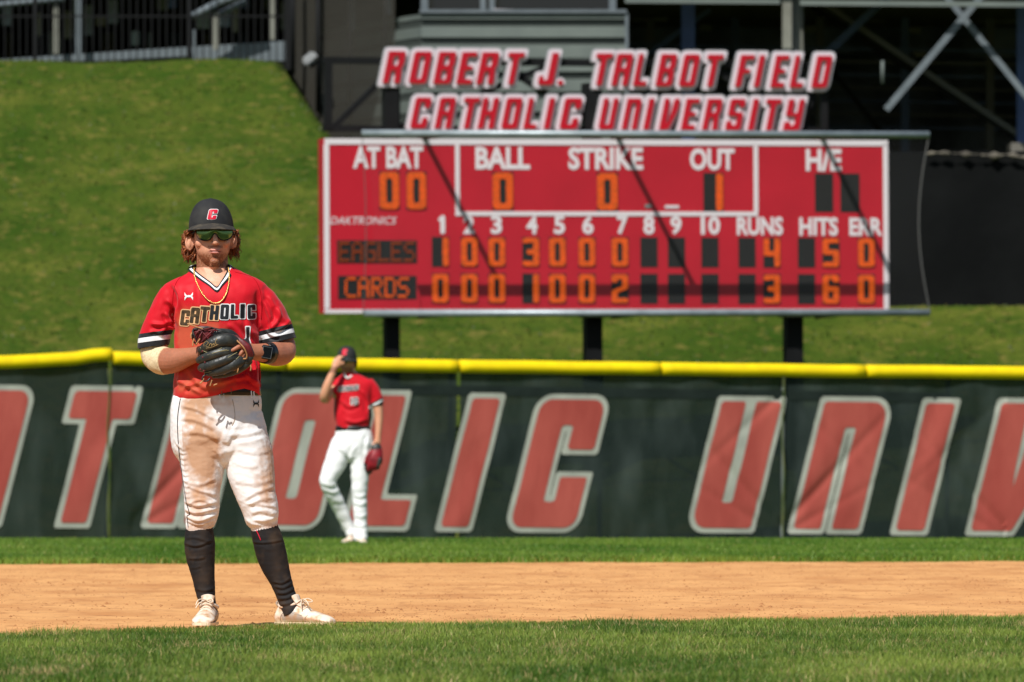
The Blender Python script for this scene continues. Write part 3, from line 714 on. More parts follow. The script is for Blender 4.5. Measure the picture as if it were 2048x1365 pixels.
# press box with siding boards
pb = tag(empty('press_box', at(1045, 300, 158)), 'grey green press box clad in horizontal siding behind the name sign', 'press box')
def zat(py, d): return at(0, py, d).z
XL, XR = at(845, 0, 158).x, at(1250, 0, 158).x; XS = at(640, 0, 163).x
z0b, z1b = zat(300, 158), zat(27, 158)
bm = bmesh.new(); box(bm, (XL, 158.05, 2.5), (XR, 164, z1b)); child(bmobj('core_wall', bm, m_sidd), pb)
bd_edges = [27, 33, 49, 53, 76, 80, 112, 116, 146, 150, 182, 186, 218, 222, 254, 258, 290]
for a0, a1 in zip(bd_edges[::2], bd_edges[1::2]):
    pass
brd = [(29, 39), (41, 50.5), (53, 75.5), (77.5, 87), (89.5, 116), (118, 144), (146.5, 156), (158.5, 184), (186, 196), (198, 224), (226, 236), (238, 266), (268, 300)]
for k, (a0, a1) in enumerate(brd):
    thin = (a1-a0) < 12 and k > 0
    y0 = 157.93 if not thin else 158.0
    gbox('siding_board', (XL-.02, y0, zat(a1, 158)), (XR, 158.049, zat(a0, 158)), m_side if not thin else m_sidd, pb)
    # receding left side, mitred to the front boards
    z0_, z1_ = zat(a1, 158), zat(a0, 158)
    V = [(XL-.02, y0, z0_), (XL-.02, y0, z1_), (XS, 163.5, z1_), (XS, 163.5, z0_), (XL, 158.3, z0_), (XL, 158.3, z1_), (XS, 163.8, z1_), (XS, 163.8, z0_)]
    child(obj('siding_board', V, [(0,1,2,3),(4,7,6,5),(0,3,7,4),(1,5,6,2),(0,4,5,1),(3,2,6,7)], m_side if not thin else m_sidd), pb)
child(obj('side_wall', [(XL, 158.4, 2.5), (XL, 158.4, z1b), (XS, 163.9, z1b), (XS, 163.9, 2.5), (XL+.1, 158.6, 2.5), (XL+.1, 158.6, z1b), (XS+.1, 164.1, z1b), (XS+.1, 164.1, 2.5)],
    [(0,1,2,3),(4,7,6,5),(0,3,7,4),(1,5,6,2),(0,4,5,1),(3,2,6,7)], m_sidd), pb)
gbox('sill_cap', (XL-.05, 157.86, z1b+.001), (XR+.03, 158.3, z1b+.06), m_alu, pb)
gbox('window_glass', (XL, 158.3, z1b+.061), (XR-.2, 158.34, 9.7), m_glass, pb)
gbox('corner_trim', (XR+.001, 157.9, 2.5), (XR+.06, 158.2, z1b), m_alu, pb)
for px, d in ((703, 160.2), (777, 159.2), (849, 158.15), (966, 158.15), (984, 158.15), (1225, 158.15)):
    gbeam('window_mullion', (px, -40, d), (px, 30 if px > 760 else 62, d), .13 if px in (703, 1225, 849) else .1, m_alu, pb)
gbeam('counter_top', (986, 22, 158.1), (1070, 24, 158.1), .06, m_wht, pb)

# black mesh fence closing the bank on its side
bmf = tag(empty('mesh_fence', at(640, 260, 150)), 'tall black mesh fence dropping down the end of the grass bank', 'fence')
p = [at(584, -60, 150.5), at(790, -60, 149), at(790, 300, 149), at(655, 275, 149.8), at(586, 150, 150.5)]
nV = [tuple(q) for q in p]
child(obj('mesh_screen', nV, [(0,1,2,3,4)], m_mesh), bmf)
for px, t, b in ((586, -60, 150), (636, -60, 225), (700, -60, 290), (770, -60, 290)):
    gbeam('mesh_post', (px, t, 149.9), (px, b, 149.9), .04, m_bpost, bmf, n=8)
V = [at(584, 138, 150.4), at(600, 140, 150.2), at(662, 280, 149.6), at(648, 290, 149.6)]
bm = bmesh.new(); bar(bm, at(588, 150, 150.2), at(662, 292, 149.7), .22, .3); bm.free()
# white weatherproof lamp box
lamp = tag(empty('security_camera', at(620, 118, 149.3)), 'small white weatherproof camera housing on the black mesh fence', 'security camera')
bm = bmesh.new(); bmesh.ops.create_cube(bm, size=1, matrix=Matrix.Rotation(math.radians(-38), 4, 'Y') @ Matrix.Diagonal((.26, .34, .17, 1)))
bmesh.ops.bevel(bm, geom=bm.edges[:], offset=.035, segments=2, affect='EDGES'); bmobj('housing', bm, m_gry, lamp)
bm = bmesh.new(); bar(bm, (.03, .02, -.13), (.1, .2, -.02), .06); bmobj('bracket', bm, m_bpost, lamp)
bm = bmesh.new(); bar(bm, (.1, -.19, .0), (.1, -.1, .0), .022, n=8); bmobj('lens', bm, m_blk, lamp)

# black cloth wall on the right
tw = tag(empty('cloth_wall', at(1900, 625, 137)), 'black windscreen cloth wall with a frayed pale top hem beyond the scoreboard', 'wall')
V = []; F = []; xs_ = np.linspace(at(1500, 0, 137).x, at(2140, 0, 137).x, 60)
ztop = zat(303, 137)
for j in range(13):
    for i, x in enumerate(xs_):
        z = 2.4+(ztop-2.4)*j/12; V.append((x, 137+.10*noise.noise(Vector((x*.9, z*.3, 0)))*(1 if j else 0), z+(0 if j < 12 else .02*noise.noise(Vector((x*3, 0, 0))))))
for j in range(12):
    for i in range(59): k = j*60+i; F.append((k, k+1, k+61, k+60))
child(obj('cloth_panel', V, F, m_tarp, smooth=True), tw)
def hem(x0, x1, r0, seed):
    bm = bmesh.new(); pts = []; rr = []
    n = int((x1-x0)/12)
    for i in range(n+1):
        px = x0+(x1-x0)*i/n; pts.append(at(px, 306+7*noise.noise(Vector((px*.03, seed, 0)))+(px-1850)*.04, 136.85)); rr.append(max(.006, r0*(.6+2.6*noise.noise(Vector((px*.05, seed, 5))))))
    tube(bm, pts, rr, 7); return child(bmobj('frayed_hem', bm, m_roll, None, True), tw)
hem(1850, 1900, .05, 1); hem(1905, 1958, .03, 2); hem(1962, 2140, .045, 3)
for px in (1700, 1850, 2000, 2120): gbeam('wall_post', (px, 306, 137.25), (px, 660, 137.25), .05, m_bpost, tw, n=8)

# picket fence and ramp on top of the bank
pf = tag(empty('picket_fence', at(290, 130, 151)), 'black metal picket fence along the crest of the grass bank', 'fence')
pk = None
for i in range(42):
    px = -20+i*14.7
    if abs(px-70) < 5 or abs(px-378) < 5: continue
    base = at(px, 131, 151)
    if pk is None:
        bm = bmesh.new(); box(bm, (-.011, -.011, 0), (.011, .011, 1.95)); pk = bpy.data.meshes.new('picket'); bm.to_mesh(pk); bm.free()
    o = link('picket', pk, m_bpost); o.parent = pf; o.location = base-Vector(pf.location)+Vector((0, 0, -.05))
for px in (70, 378, 577): gbeam('fence_post', (px, -90, 151), (px, 140, 151), .075 if px != 577 else .11, m_bpost, pf)
for py in (33, 124): gbeam('fence_rail', (-30, py, 151.03), (577, py, 151.03), .035, m_bpost, pf)
rp = tag(empty('metal_ramp', at(290, 125, 155)), 'light grey aluminium walkway ramp behind the picket fence', 'ramp')
def quadbox(name, px0, t0, b0, px1, t1, b1, d, dep, m, root):
    A = [at(px0, b0, d), at(px1, b1, d), at(px1, t1, d), at(px0, t0, d)]; B = [v+Vector((0, dep, 0)) for v in A]
    return child(obj(name, A+B, [(0,1,2,3),(7,6,5,4),(0,4,5,1),(1,5,6,2),(2,6,7,3),(3,7,4,0)], m), root)
quadbox('ramp_deck', -30, 121, 134, 380, 94, 112, 155, 1.2, m_alu, rp)
quadbox('ramp_deck', 384, 94, 128, 576, 82, 124, 155.2, 1.2, m_alu, rp)
quadbox('ramp_skirt', 150, 122, 135, 380, 112, 134, 155.1, .05, m_sidd, rp)
for px, w, t, b, mm in ((112, .09, 9, 108, m_cream), (157, .1, -80, 128, m_alu), (432, .11, 25, 100, m_cream), (545, .08, -20, 80, m_cream), (389, .05, 60, 128, m_alu)):
    gbeam('ramp_post', (px, t, 154.6), (px, b, 154.6), w, mm, rp)
gbeam('handrail', (384, 34, 154.5), (432, 8, 154.5), .07, m_alu, rp, n=8); gbeam('handrail', (432, 8, 154.5), (500, -16, 154.5), .07, m_alu, rp, n=8)
gbeam('handrail', (440, 28, 154.7), (492, 2, 154.7), .05, m_alu, rp, n=8)
gbeam('handrail', (-30, 12, 154.5), (130, -2, 154.5), .05, m_alu, rp, n=8)
# ================================================================ PEOPLE
class Fig:
    def __init__(s, px0, py0, dist):
        s.s = FPX/dist; s.px0 = px0; s.py0 = py0; s.o = at(px0, py0, dist); s.o.z = max(0.0, s.o.z)
    def L(s, px, py, dy=0.0): return Vector(((px-s.px0)/s.s, dy, (s.py0-py)/s.s))
    def ch(s, keys, sub=4, k=1.0, dk=1.0):
        """keys (px, py, depth offset, half width px, half depth m) -> rings"""
        K = catmull(keys, sub); return [(*s.L(r[0], r[1], r[2]), r[3]/s.s*k, r[4]*dk) for r in K]
    def pts(s, keys): return [s.L(*k) for k in keys]
    def px(s, P): return s.px0+P[:, 0]*s.s, s.py0-P[:, 2]*s.s
def rounded(rings, n=3):
    """add shrinking end rings so a loft closes roundly"""
    def end(r, q):
        c = Vector(r[:3]); d = (c-Vector(q[:3])); d = d.normalized() if d.length > 0 else Vector((0,0,1)); R = min(r[3], r[4]); out = []
        for i in range(1, n+1):
            t = i/(n+.3)*math.pi/2; cc = c+d*R*math.sin(t)*.9; out.append((*cc, r[3]*math.cos(t), r[4]*math.cos(t)))
        return out
    return end(rings[0], rings[1])[::-1]+list(rings)+end(rings[-1], rings[-2])
def seg_dist(U, V, poly):
    d = np.full(len(U), 1e9); tt = np.zeros(len(U)); side = np.zeros(len(U)); n = len(poly)-1
    for i in range(n):
        a = np.array(poly[i], float); b = np.array(poly[i+1], float); ab = b-a; L2 = (ab**2).sum()+1e-9
        t = np.clip(((U-a[0])*ab[0]+(V-a[1])*ab[1])/L2, 0, 1); dx = U-a[0]-t*ab[0]; dy = V-a[1]-t*ab[1]; q = np.hypot(dx, dy)
        m = q < d; d[m] = q[m]; tt[m] = (i+t[m])/n; side[m] = np.sign(ab[0]*dy[m]-ab[1]*dx[m])
    return d, tt, side
def folds(me, fig, fl, front=True):
    """each fold: (polyline px, width px, amplitude m); a ridge with a valley on its lower side"""
    P = co(me); N_ = nrm(me); u, v = fig.px(P); D = np.zeros(len(P))
    wf = np.clip(-N_[:, 1]*1.6+.35, 0, 1) if front else np.clip(N_[:, 1]*1.6+.35, 0, 1)
    for poly, w, a in fl:
        poly = catmull(poly, 4); d, t, s_ = seg_dist(u, v, poly); x = d*s_/w
        D += a*(np.exp(-x**2)-.75*np.exp(-(x-1.5)**2))*np.clip(np.sin(np.clip(t, .02, .98)*np.pi)*1.8, 0, 1)*(d < 5*w)
    setco(me, P+N_*(D*wf)[:, None])
def wrinkle(me, amp, s, seed=0, aniso=(1, 1, 1)):
    P = co(me); N_ = nrm(me); A = np.array(aniso); n = np.array([noise.noise(Vector(p*A*s)+Vector((seed, 0, 0))) for p in P]); setco(me, P+N_*(n*amp)[:, None])
def bvh_of(me): return BVHTree.FromPolygons([v.co.copy() for v in me.vertices], [tuple(p.vertices) for p in me.polygons])
def proj(bv, p, lift=.003, fallback=0.0):
    h = bv.ray_cast(Vector((p.x, -2, p.z)), Vector((0, 1, 0)))
    return Vector((p.x, h[0].y-lift, p.z)) if h[0] is not None else Vector((p.x, fallback, p.z))
def decal(name, ch, fig, bv, cx, cy, w, h, m, parent, off=0.0, lift=.003, rot=0.0, sh=0.0, res=.05, thin=False):
    """a printed glyph laid on a surface: centre px, face size px, rotation"""
    gw = GL[ch][0]; xs = round((w/h)/gw, 2); V, F, gww = glyph(ch, off, res, xs); c, s_ = math.cos(rot), math.sin(rot)
    pts = []
    for x, y in V:
        X = (x-gww/2)*h + sh*(y-.5)*h; Y = (y-.5)*h
        pts.append(proj(bv, fig.L(cx+X*c+Y*s_, cy-(Y*c-X*s_)), lift))
    return obj(name, pts, F, m, parent)

m_skin = M('skin', (.5,.26,.17), .5, .35, attr='Col', sss=.06, bump=.0006, bs=220)
m_jer = M('red jersey knit', srgb(214,14,26), .62, .25, attr='Col', bump=.0004, bs=500, sheen=.1)
m_pant = M('white trouser knit', srgb(222,220,216), .7, .2, attr='Col', bump=.0004, bs=420)
m_sock = M('black sock knit', srgb(34,31,31), .75, .2, attr='Col', bump=.0006, bs=420)
m_capm = M('charcoal cap cloth', srgb(44,44,45), .8, .15, col2=srgb(58,57,55), ns=14, contrast=(.45,.7), bump=.0008, bs=300)
m_hair = M('auburn hair', srgb(158,88,44), .5, .35, col2=srgb(84,44,22), ns=70)
m_bhair = M('dark hair', srgb(40,26,20), .6, .3)
m_fblack = M('frame black', srgb(14,15,15), .3, .5)
m_lens = M('green mirror lens', srgb(104,136,84), .14, .6, metal=.7)
m_gold = M('gold', (.85,.52,.16), .28, .6, metal=.8)
m_leath = M('black leather', srgb(38,40,38), .42, .5, col2=srgb(58,58,50), ns=28, contrast=(.45,.75), bump=.0012, bs=120)
m_leatr = M('dark red leather', srgb(112,28,32), .5, .4, col2=srgb(80,22,26), ns=30, bump=.001, bs=120)
m_tan = M('tan leather lace', srgb(186,140,92), .7, .3, col2=srgb(150,106,66), ns=40)
m_seam = M('pale stitching', srgb(150,142,104), .8, .2)
m_shoe = M('dusty white shoe', srgb(222,208,190), .6, .3, col2=srgb(184,138,94), ns=26, contrast=(.42,.70), bump=.001, bs=90)
m_shoep = M('shoe panel grey', srgb(170,168,162), .6, .3, col2=srgb(176,148,118), ns=30)
m_sole = M('cream sole', srgb(222,206,176), .6, .3)
m_lace = M('pale lace', srgb(222,204,180), .7, .2)
m_creamk = M('cream knit', srgb(226,206,168), .85, .15, col2=srgb(208,184,144), ns=120, bump=.0012, bs=320)
m_belt = M('black belt', srgb(20,21,22), .4, .4)
m_num = M('jersey letter black', srgb(30,32,36), .6, .3)
m_numd = M('jersey letter black, clay dusted', srgb(88,70,46), .8, .2, col2=srgb(48,42,34), ns=50)
m_numw = M('jersey letter white', srgb(224,222,220), .6, .2)
m_numwd = M('jersey letter white, clay dusted', srgb(226,180,132), .7, .2)
WHITE = np.array(srgb(232,231,230)); CLAY = np.array(srgb(178,124,72)); RED = np.array(srgb(198,6,28)); REDD = np.array(srgb(186,84,54))

# ---------------------------------------------------------------- the infielder
fg = Fig(450, 1252, 38.0); L_ = fg.L
man = tag(empty('person', fg.o), 'near ball player in dusty red jersey, black cap and sunglasses on the near clay edge', 'person', 'ball players on the field')

# body: one continuous skin
bm = bmesh.new()
def lo(keys, sub=4, n=20, p=2.0, k=1.0, rnd=True, dk=1.0, flat=False):
    r = fg.ch(keys, sub, k, dk); loft(bm, rounded(r) if rnd else r, n, p, flat=flat)
# head
blob(bm, L_(424, 456, .014), (.081, .098, .094), seg=24)
lo([(425,462,-.005,36.5,.088),(425,478,-.008,36.6,.088),(425.5,492,-.014,35.5,.084),(426,505,-.024,32,.074),(427,516,-.034,26,.062),(428.5,525,-.044,18.5,.045),(429.5,530,-.050,11,.026)], 4, 24, 2.3)
lo([(425,500,.03,32,.05),(426,512,.02,29,.045)], 3, 18)                      # jaw angle and nape
blob(bm, L_(402, 488, -.066), (.024, .018, .020)); blob(bm, L_(451, 487, -.066), (.022, .018, .020))   # cheekbones
blob(bm, L_(429.5, 524.5, -.088), (.022, .014, .014))                              # chin
lo([(430.5,467,-.094,3.6,.010),(431,472,-.101,4.0,.012),(432,480,-.113,5.2,.014),(432.4,487,-.118,6.2,.014)], 4, 12)  # nose
blob(bm, L_(427.4, 488.4, -.104), (.0085, .011, .0075)); blob(bm, L_(437.3, 488.2, -.104), (.0085, .011, .0075))
blob(bm, L_(431.6, 498, -.089), (.026, .012, .013))                                # muzzle
blob(bm, L_(431.6, 501.6, -.097), (.024, .0085, .0036)); blob(bm, L_(431.6, 507.0, -.0965), (.0205, .0085, .0044))
# brow
# ears
for cx, cy, a, sx in ((379.5,488,.22,1),(464.5,484,-.2,-1)):
    R_ = Matrix.Rotation(a*.8, 4, 'Y') @ Matrix.Rotation(-sx*.35, 4, 'Z')
    blob(bm, L_(cx, cy, .005), (.021, .010, .034), R_)
    blob(bm, L_(cx-3*sx, cy-1, -.003), (.013, .008, .031), R_)
    tube(bm, [L_(cx+3*sx, cy-13, -.006), L_(cx-5*sx, cy-12, -.008), L_(cx-8*sx, cy-3, -.008), L_(cx-6*sx, cy+7, -.007), L_(cx+2*sx, cy+14, -.006)], .0045, 6, 3)
# neck and chest
lo([(424,500,.015,31,.062),(424,520,.012,31.5,.062),(424,540,.012,33,.064),(426,556,.008,46,.078),(430,575,.0,66,.092),(433,600,-.004,76,.106)], 4, 24)
lo([(400,520,-.006,6,.014),(416,552,-.052,6,.013),(430,578,-.090,6,.012)], 3, 8); lo([(450,516,-.006,6,.014),(442,552,-.056,6,.013),(435,578,-.090,6,.012)], 3, 8)
lo([(434,590,0,80,.11),(434,640,0,80,.118),(434,690,0,78,.11),(435,740,0,80,.11),(435,790,0,80,.105),(435,840,.005,84,.11),(436,880,.008,86,.108)], 3, 24, 2.3)
# legs inside the clothes
lo([(395,860,.005,42,.09),(402,920,0,36,.085),(402,983,-.008,28,.06),(400,1030,-.003,21,.046),(399.5,1070,.009,20,.045),(401,1100,.013,23,.048),(404,1135,.015,21,.044),(411,1185,.015,15,.036),(416,1212,.01,13,.034),(417,1228,.0,13,.04)], 3, 18)
lo([(487,860,.005,42,.09),(498,920,-.005,38,.085),(511,983,-.013,30,.06),(523,1030,-.006,21,.046),(533,1070,.006,20,.045),(541,1100,.009,23,.048),(550,1130,.012,22,.044),(566,1170,.012,16,.036),(577,1205,.01,13,.034),(581,1222,.0,12,.034)], 3, 18)
# arms
armL = [(350,600,.02,22,.052),(325,640,.03,22,.054),(308,680,.03,25,.054),(307,712,.015,25,.052),(325,722,-.03,26,.05),(350,722,-.09,25,.05),(375,716,-.14,19,.042),(398,710,-.19,15,.032),(415,706,-.215,16,.022)]
lo(armL, 4, 20)
armR = [(504,600,.02,22,.052),(538,636,.03,23,.054),(558,672,.03,25,.054),(570,698,.015,22,.052),(565,708,-.03,23,.05),(548,709,-.09,24,.046),(528,707,-.14,19,.040),(511,706,-.18,16.5,.032),(498,705,-.205,17,.022)]
lo(armR, 4, 20)
def finger(keys, r): lo([(a, b, c, r*(1-.12*i), r/fg.s*(1-.12*i)) for i, (a, b, c) in enumerate(keys)], 3, 10)
# glove hand: palm, index finger laid outside on the back of the glove, others in the stalls
lo([(505,705,-.19,17,.02),(490,706,-.225,19,.016),(478,708,-.235,19,.014)], 3, 14)
finger([(492,697,-.235),(484,695,-.262),(474,700,-.275),(467,704,-.276)], 5.4)
finger([(492,703,-.235),(488,705,-.258),(484,711,-.262),(482,716,-.25)], 4.8)
finger([(493,710,-.235),(490,712,-.252),(487,718,-.254),(484,722,-.245)], 4.6)
finger([(494,715,-.23),(491,718,-.243),(488,723,-.242),(485,727,-.236)], 4.2)
finger([(500,692,-.2),(488,684,-.21),(474,680,-.212)], 5.2)
# bare hand inside the pocket
lo([(412,706,-.21,15,.02),(428,706,-.2,18,.016),(442,707,-.19,18,.014)], 3, 14)
for k, dy_ in enumerate((-12, -4, 4, 11)): finger([(440,706+dy_,-.19),(452,706+dy_*1.05,-.18),(462,707+dy_,-.17),(468,708+dy_,-.172)], 4.6-.3*abs(k-1))
finger([(425,695,-.2),(436,688,-.195),(446,686,-.19)], 5.0)
body = remesh(bm, .0032, 2, .45)
P = co(body); u, v = fg.px(P); N_ = nrm(body); fr = P[:, 1] < .0
col = np.tile(np.array(srgb(216,158,128)), (len(P), 1)); n1 = vnoise(P, 28, 1)[:, None]; n2 = vnoise(P, 90, 4, 2)[:, None]
col = col*(1+.07*n1+.05*n2)
red_ = np.array(srgb(206,122,92)); arm = ((v > 640) & (v < 790))[:, None]
n3 = vnoise(P*np.array([1, 1, .35]), 260, 9, 2)[:, None]
col = np.where(arm, col*.28+np.array(srgb(140,74,46))*.72*(1+.14*n1+.14*n2+.16*n3), col)
ck = np.exp(-((u-400)**2+(v-490)**2)/170)+np.exp(-((u-452)**2+(v-488)**2)/170); col = col*(1-.35*ck[:, None])+red_*.35*ck[:, None]
bd = sm(v, 500, 516)*(v < 536)*(P[:, 1] < .035)*(u > 386)*(u < 464)
bd = np.maximum(bd, .75*np.exp(-((v-495.3)/2.6)**2)*(np.abs(u-431.5) < 15)*fr)
bd = np.maximum(bd, sm(v, 486, 500)*sm(np.abs(u-426), 28, 34)*.6*(v < 532)*(P[:, 1] < .03))
bd = np.clip(bd*(.85+.5*vnoise(P, 160, 7, 2)), 0, .92)[:, None]
col = col*(1-bd)+np.array(srgb(122,66,34))*bd
lip = (np.exp(-((u-431.5)/11.5)**4)*np.exp(-((v-504.3)/5.2)**4)*fr)[:, None]; col = col*(1-lip*.95)+np.array(srgb(206,130,118))*lip*.95
mouth = (np.exp(-((u-431.5)/13)**4)*np.exp(-((v-504.2-((u-431.5)/12)**2*.8)/1.2)**2)*fr)[:, None]; col = col*(1-mouth)+np.array(srgb(70,26,24))*mouth
hairz = ((v < 500) & (P[:, 1] > .01) & (v > 440))[:, None]; col = np.where(hairz & (np.abs(u-425) < 42)[:, None], np.array(srgb(120,64,32)), col)
setcol(body, np.clip(col, 0, 1)); link('body', body, m_skin, man, True)

# ---- trousers
bm = bmesh.new()
lo([(435,782,.0,83,.112),(435,800,.0,89,.118),(432,820,.003,91,.124),(434,850,.008,95,.132),(438,876,.01,97,.13),(441,890,.008,94,.118)], 4, 32, 2.35)
lo([(391,850,.012,52,.118),(396,880,.008,52,.118),(403,905,.004,47,.108),(405,945,-.002,42,.098),(403.5,983,-.008,36.5,.084),(403.5,1018,-.004,35,.076),(401,1038,.0,32,.070),(398,1050,.004,27.5,.062),(397.5,1058,.005,26,.058)], 4, 28, 2.15)
lo([(484,850,.01,46,.118),(490,880,.006,47,.116),(496,905,.002,49,.108),(502,945,-.006,47.5,.098),(510,983,-.014,41.5,.085),(520,1015,-.01,37,.077),(524,1037,-.005,34,.070),(527,1049,.0,29,.062),(527.5,1056,.0,27,.058)], 4, 28, 2.15)
blob(bm, L_(452, 872, -.085), (.034, .042, .05))
pant = remesh(bm, .0046, 3, .5)
F_ = []
r_ = random.Random(5)
# whiskers at the hips and crotch
F_ += [([(362,812),(400,822),(440,845)], 4, .008), ([(361,838),(395,842),(437,862)], 4.5, .009), ([(375,866),(410,868),(443,884)], 5, .009), ([(430,868),(442,890),(449,912)], 4, .008),
       ([(532,858),(500,868),(458,872)], 5, .010), ([(536,875),(500,884),(462,890)], 4.5, .009), ([(478,846),(466,868),(456,893)], 4, .008), ([(520,828),(500,838),(478,842)], 4, .005),
       ([(468,896),(510,906),(540,902)], 4.5, .007), ([(455,915),(450,940),(456,962)], 4, .006), ([(462,925),(500,934),(520,932)], 4, .006), ([(428,898),(440,910),(447,930)], 3.5, .007), ([(432,925),(445,944),(446,966)], 4, .007),
       ([(470,960),(510,968),(552,958)], 4.5, .008), ([(488,1000),(515,985),(552,972)], 4, .009), ([(492,1012),(520,1000),(553,997)], 4, .009), ([(500,1028),(525,1022),(557,1030)], 4.5, .011), ([(508,1040),(530,1042),(558,1034)], 3.6, .010),
       ([(494,1040),(505,1048),(520,1050)], 3, .007), ([(500,1008),(530,1010),(556,1016)], 3.5, .008),
       ([(367,962),(400,970),(436,955)], 4, .007), ([(374,972),(402,982),(436,992)], 4, .009), ([(370,1002),(395,1012),(437,1004)], 4, .010), ([(370,1018),(395,1026),(438,1016)], 4, .011), ([(372,1030),(398,1042),(436,1028)], 3.8, .010),
       ([(372,1040),(398,1050),(430,1040)], 3.0, .008), ([(378,1008),(404,1000),(430,1012)], 3.2, .006), ([(350,880),(358,892),(366,898)], 3, .006)]
for k in range(9): F_.append(([(362+k*1.2,905+k*11),(368+k,908+k*11),(375+k,906+k*11)], 2.2, .0045))
for k in range(7): F_.append(([(548,985+k*8.5),(540,988+k*8.5),(530,984+k*8.5)], 2.2, .003))
F_ = [(q, w_*(1.0 if q[0][0] < 450 else 1.15), a_*(.62 if q[0][1] > 995 else .46)*(1.0 if q[0][0] < 450 else .62)) for q, w_, a_ in F_]
folds(pant, fg, F_); wrinkle(pant, .0022, 11, 3, (1.6, 1, 1.2)); wrinkle(pant, .0012, 45, 8, (1, 1, 1.8))
P = co(pant); u, v = fg.px(P); fr = (P[:, 1] < .05)
# elastic gathers
g = np.clip(1-np.minimum(np.abs(v-1053), 20)/9, 0, 1); ang = np.arctan2(P[:, 1], u-np.where(u < 460, 398, 527)*1.0); N_ = nrm(pant)
setco(pant, P+N_*(g*.0010*np.sin(u*1.15)*1.0)[:, None]); P = co(pant)
def gs2(cx, cy, sx, sy, rot=0):
    du = u-cx; dv = v-cy; c, s_ = math.cos(rot), math.sin(rot); a = (du*c+dv*s_)/sx; b = (-du*s_+dv*c)/sy; return np.exp(-(a*a+b*b))
nn = vnoise(P, 9, 2, 4); nf = vnoise(P, 30, 5, 3)
dirt = 1.0*gs2(388,838,26,50)+1.0*gs2(398,892,30,48)+.95*gs2(412,935,20,34)+.6*gs2(425,800,34,16)+.5*gs2(405,990,34,26)+.35*gs2(404,1030,34,30)+.55*gs2(432,880,14,34)+.75*gs2(537,915,14,46)+.55*gs2(528,960,20,26)+.75*gs2(532,1000,12,26)+.5*gs2(545,1052,16,7)+.3*gs2(398,1052,26,8)+.3*gs2(420,970,20,12)
dirt = np.clip((dirt*(1.15+1.0*nn+.5*nf)+.14*nf-.08), 0, 1)*np.clip(1.15-P[:, 1]*9, 0, 1)
dirt *= np.where(u < 362+(v-800)*.05, .25, 1)
dirt = ((1-np.exp(-dirt*1.7))+.02)[:, None]
col = WHITE*(1-dirt)+CLAY*dirt; setcol(pant, np.clip(col*(1+.03*nf[:, None]), 0, 1))
trousers = link('trousers', pant, m_pant, man, True); bvp = bvh_of(pant)
def surf_tube(name, keys, r, bv, m, parent, lift=.001, sub=5, n=5):
    K = catmull(keys, sub); b_ = bmesh.new(); tube(b_, [proj(bv, L_(a, b), lift) for a, b in K], r, n); return bmobj(name, b_, m, parent, True)
surf_tube('piping', [(362,798),(357,830),(356.5,860),(359,905),(364,945),(370,985),(374,1008),(380,1028),(375,1034),(377,1055)], .0022, bvp, m_num, trousers)
surf_tube('fly_seam', [(466,800),(470,818),(471,838),(466,852)], .0014, bvp, m_shoep, trousers)
def mark(name, cx, cy, w, h, rot, bv, m, parent, lift=.003):
    """two crossed curved strokes"""
    for sgn in (1, -1):
        pts = []; c, s_ = math.cos(rot), math.sin(rot); rows = []
        for i in range(11):
            t = -1+2*i/10; x = t*w*.5; yc = sgn*(h*.5*t*t*1.0-h*.08); th = h*.10+h*.16*abs(t)**1.5
            for q in (-1, 1): rows.append(proj(bv, L_(cx+x*c-(yc+q*th)*s_, cy-(x*s_+(yc+q*th)*c)), lift))
        obj(name, rows, [(2*i, 2*i+1, 2*i+3, 2*i+2) for i in range(10)], m, parent)
mark('crossed_mark', 513, 808, 11, 12, 0, bvp, m_num, trousers)
# belt and loops
bm = bmesh.new(); loft(bm, fg.ch([(435,771,.0,84.5,.117),(435,791.5,.0,87.5,.122)], 1), 48, 2.35); belt = bmobj('belt', bm, m_belt, man, True)
for px_, pt_ in ((441, 790), (449, 789), (504, 783), (509, 784)):
    bm = bmesh.new(); a = L_(px_, pt_, -.125); b = L_(px_+1, 797, -.128); bar(bm, a, b, .005, .004); bmobj('belt_loop', bm, m_numw, trousers)
bm = bmesh.new(); tube(bm, [L_(445,775,-.127), L_(464,775,-.127), L_(464,791,-.130), L_(445,791,-.130)], .0022, 6, 1, True); bmobj('buckle', bm, M('buckle metal', srgb(120,112,84), .4, .5, metal=.6), belt, True)

# ---- jersey
bm = bmesh.new()
lo([(439,803,.0,88,.124),(439,794,.0,92,.135),(440,782,.0,93.5,.142),(440,764,.0,94,.142),(440,745,.0,92,.134),(439,720,.0,88,.126),(436,690,.0,86,.126),(435,655,.0,86,.130),(434,625,.0,87,.134),(433,604,-.002,92,.132),(432,586,.0,100,.124),(431.5,573,.004,103,.112),(433,565,.008,95,.102),(433.5,558,.010,83,.094),(431,551,.012,67,.086),(428,545,.012,54,.08),(424,536,.012,42,.074)], 4, 44, 2.3, rnd=False, flat=True)
slL = [(356,584,.008,20,.066),(339,594,.012,24,.072),(327,620,.018,27,.076),(317,650,.024,30,.078),(309,680,.028,31.5,.077),(306,700,.03,31,.077)]
lo(slL, 4, 28, 2.2, rnd=False)
slR = [(497,578,.008,22,.066),(516,590,.012,26,.072),(533,614,.018,31,.076),(545,645,.024,34,.078),(553,672,.028,35,.077),(560,692,.03,34.5,.077)]
lo(slR, 4, 28, 2.2, rnd=False)
jer = remesh(bm, .0046, 4, .5)
# hem follows the photo's line: shift the lower edge up or down
P = co(jer); u, v = fg.px(P); hemy = np.interp(u, [340,362,395,422,455,490,508,520,533,540], [800,798,794,787,780,772,778,786,780,770])
w = sm(v, 740, 785)*(u > 335)*(u < 545); P[:, 2] -= w*(hemy-797)/fg.s*1.0; setco(jer, P)
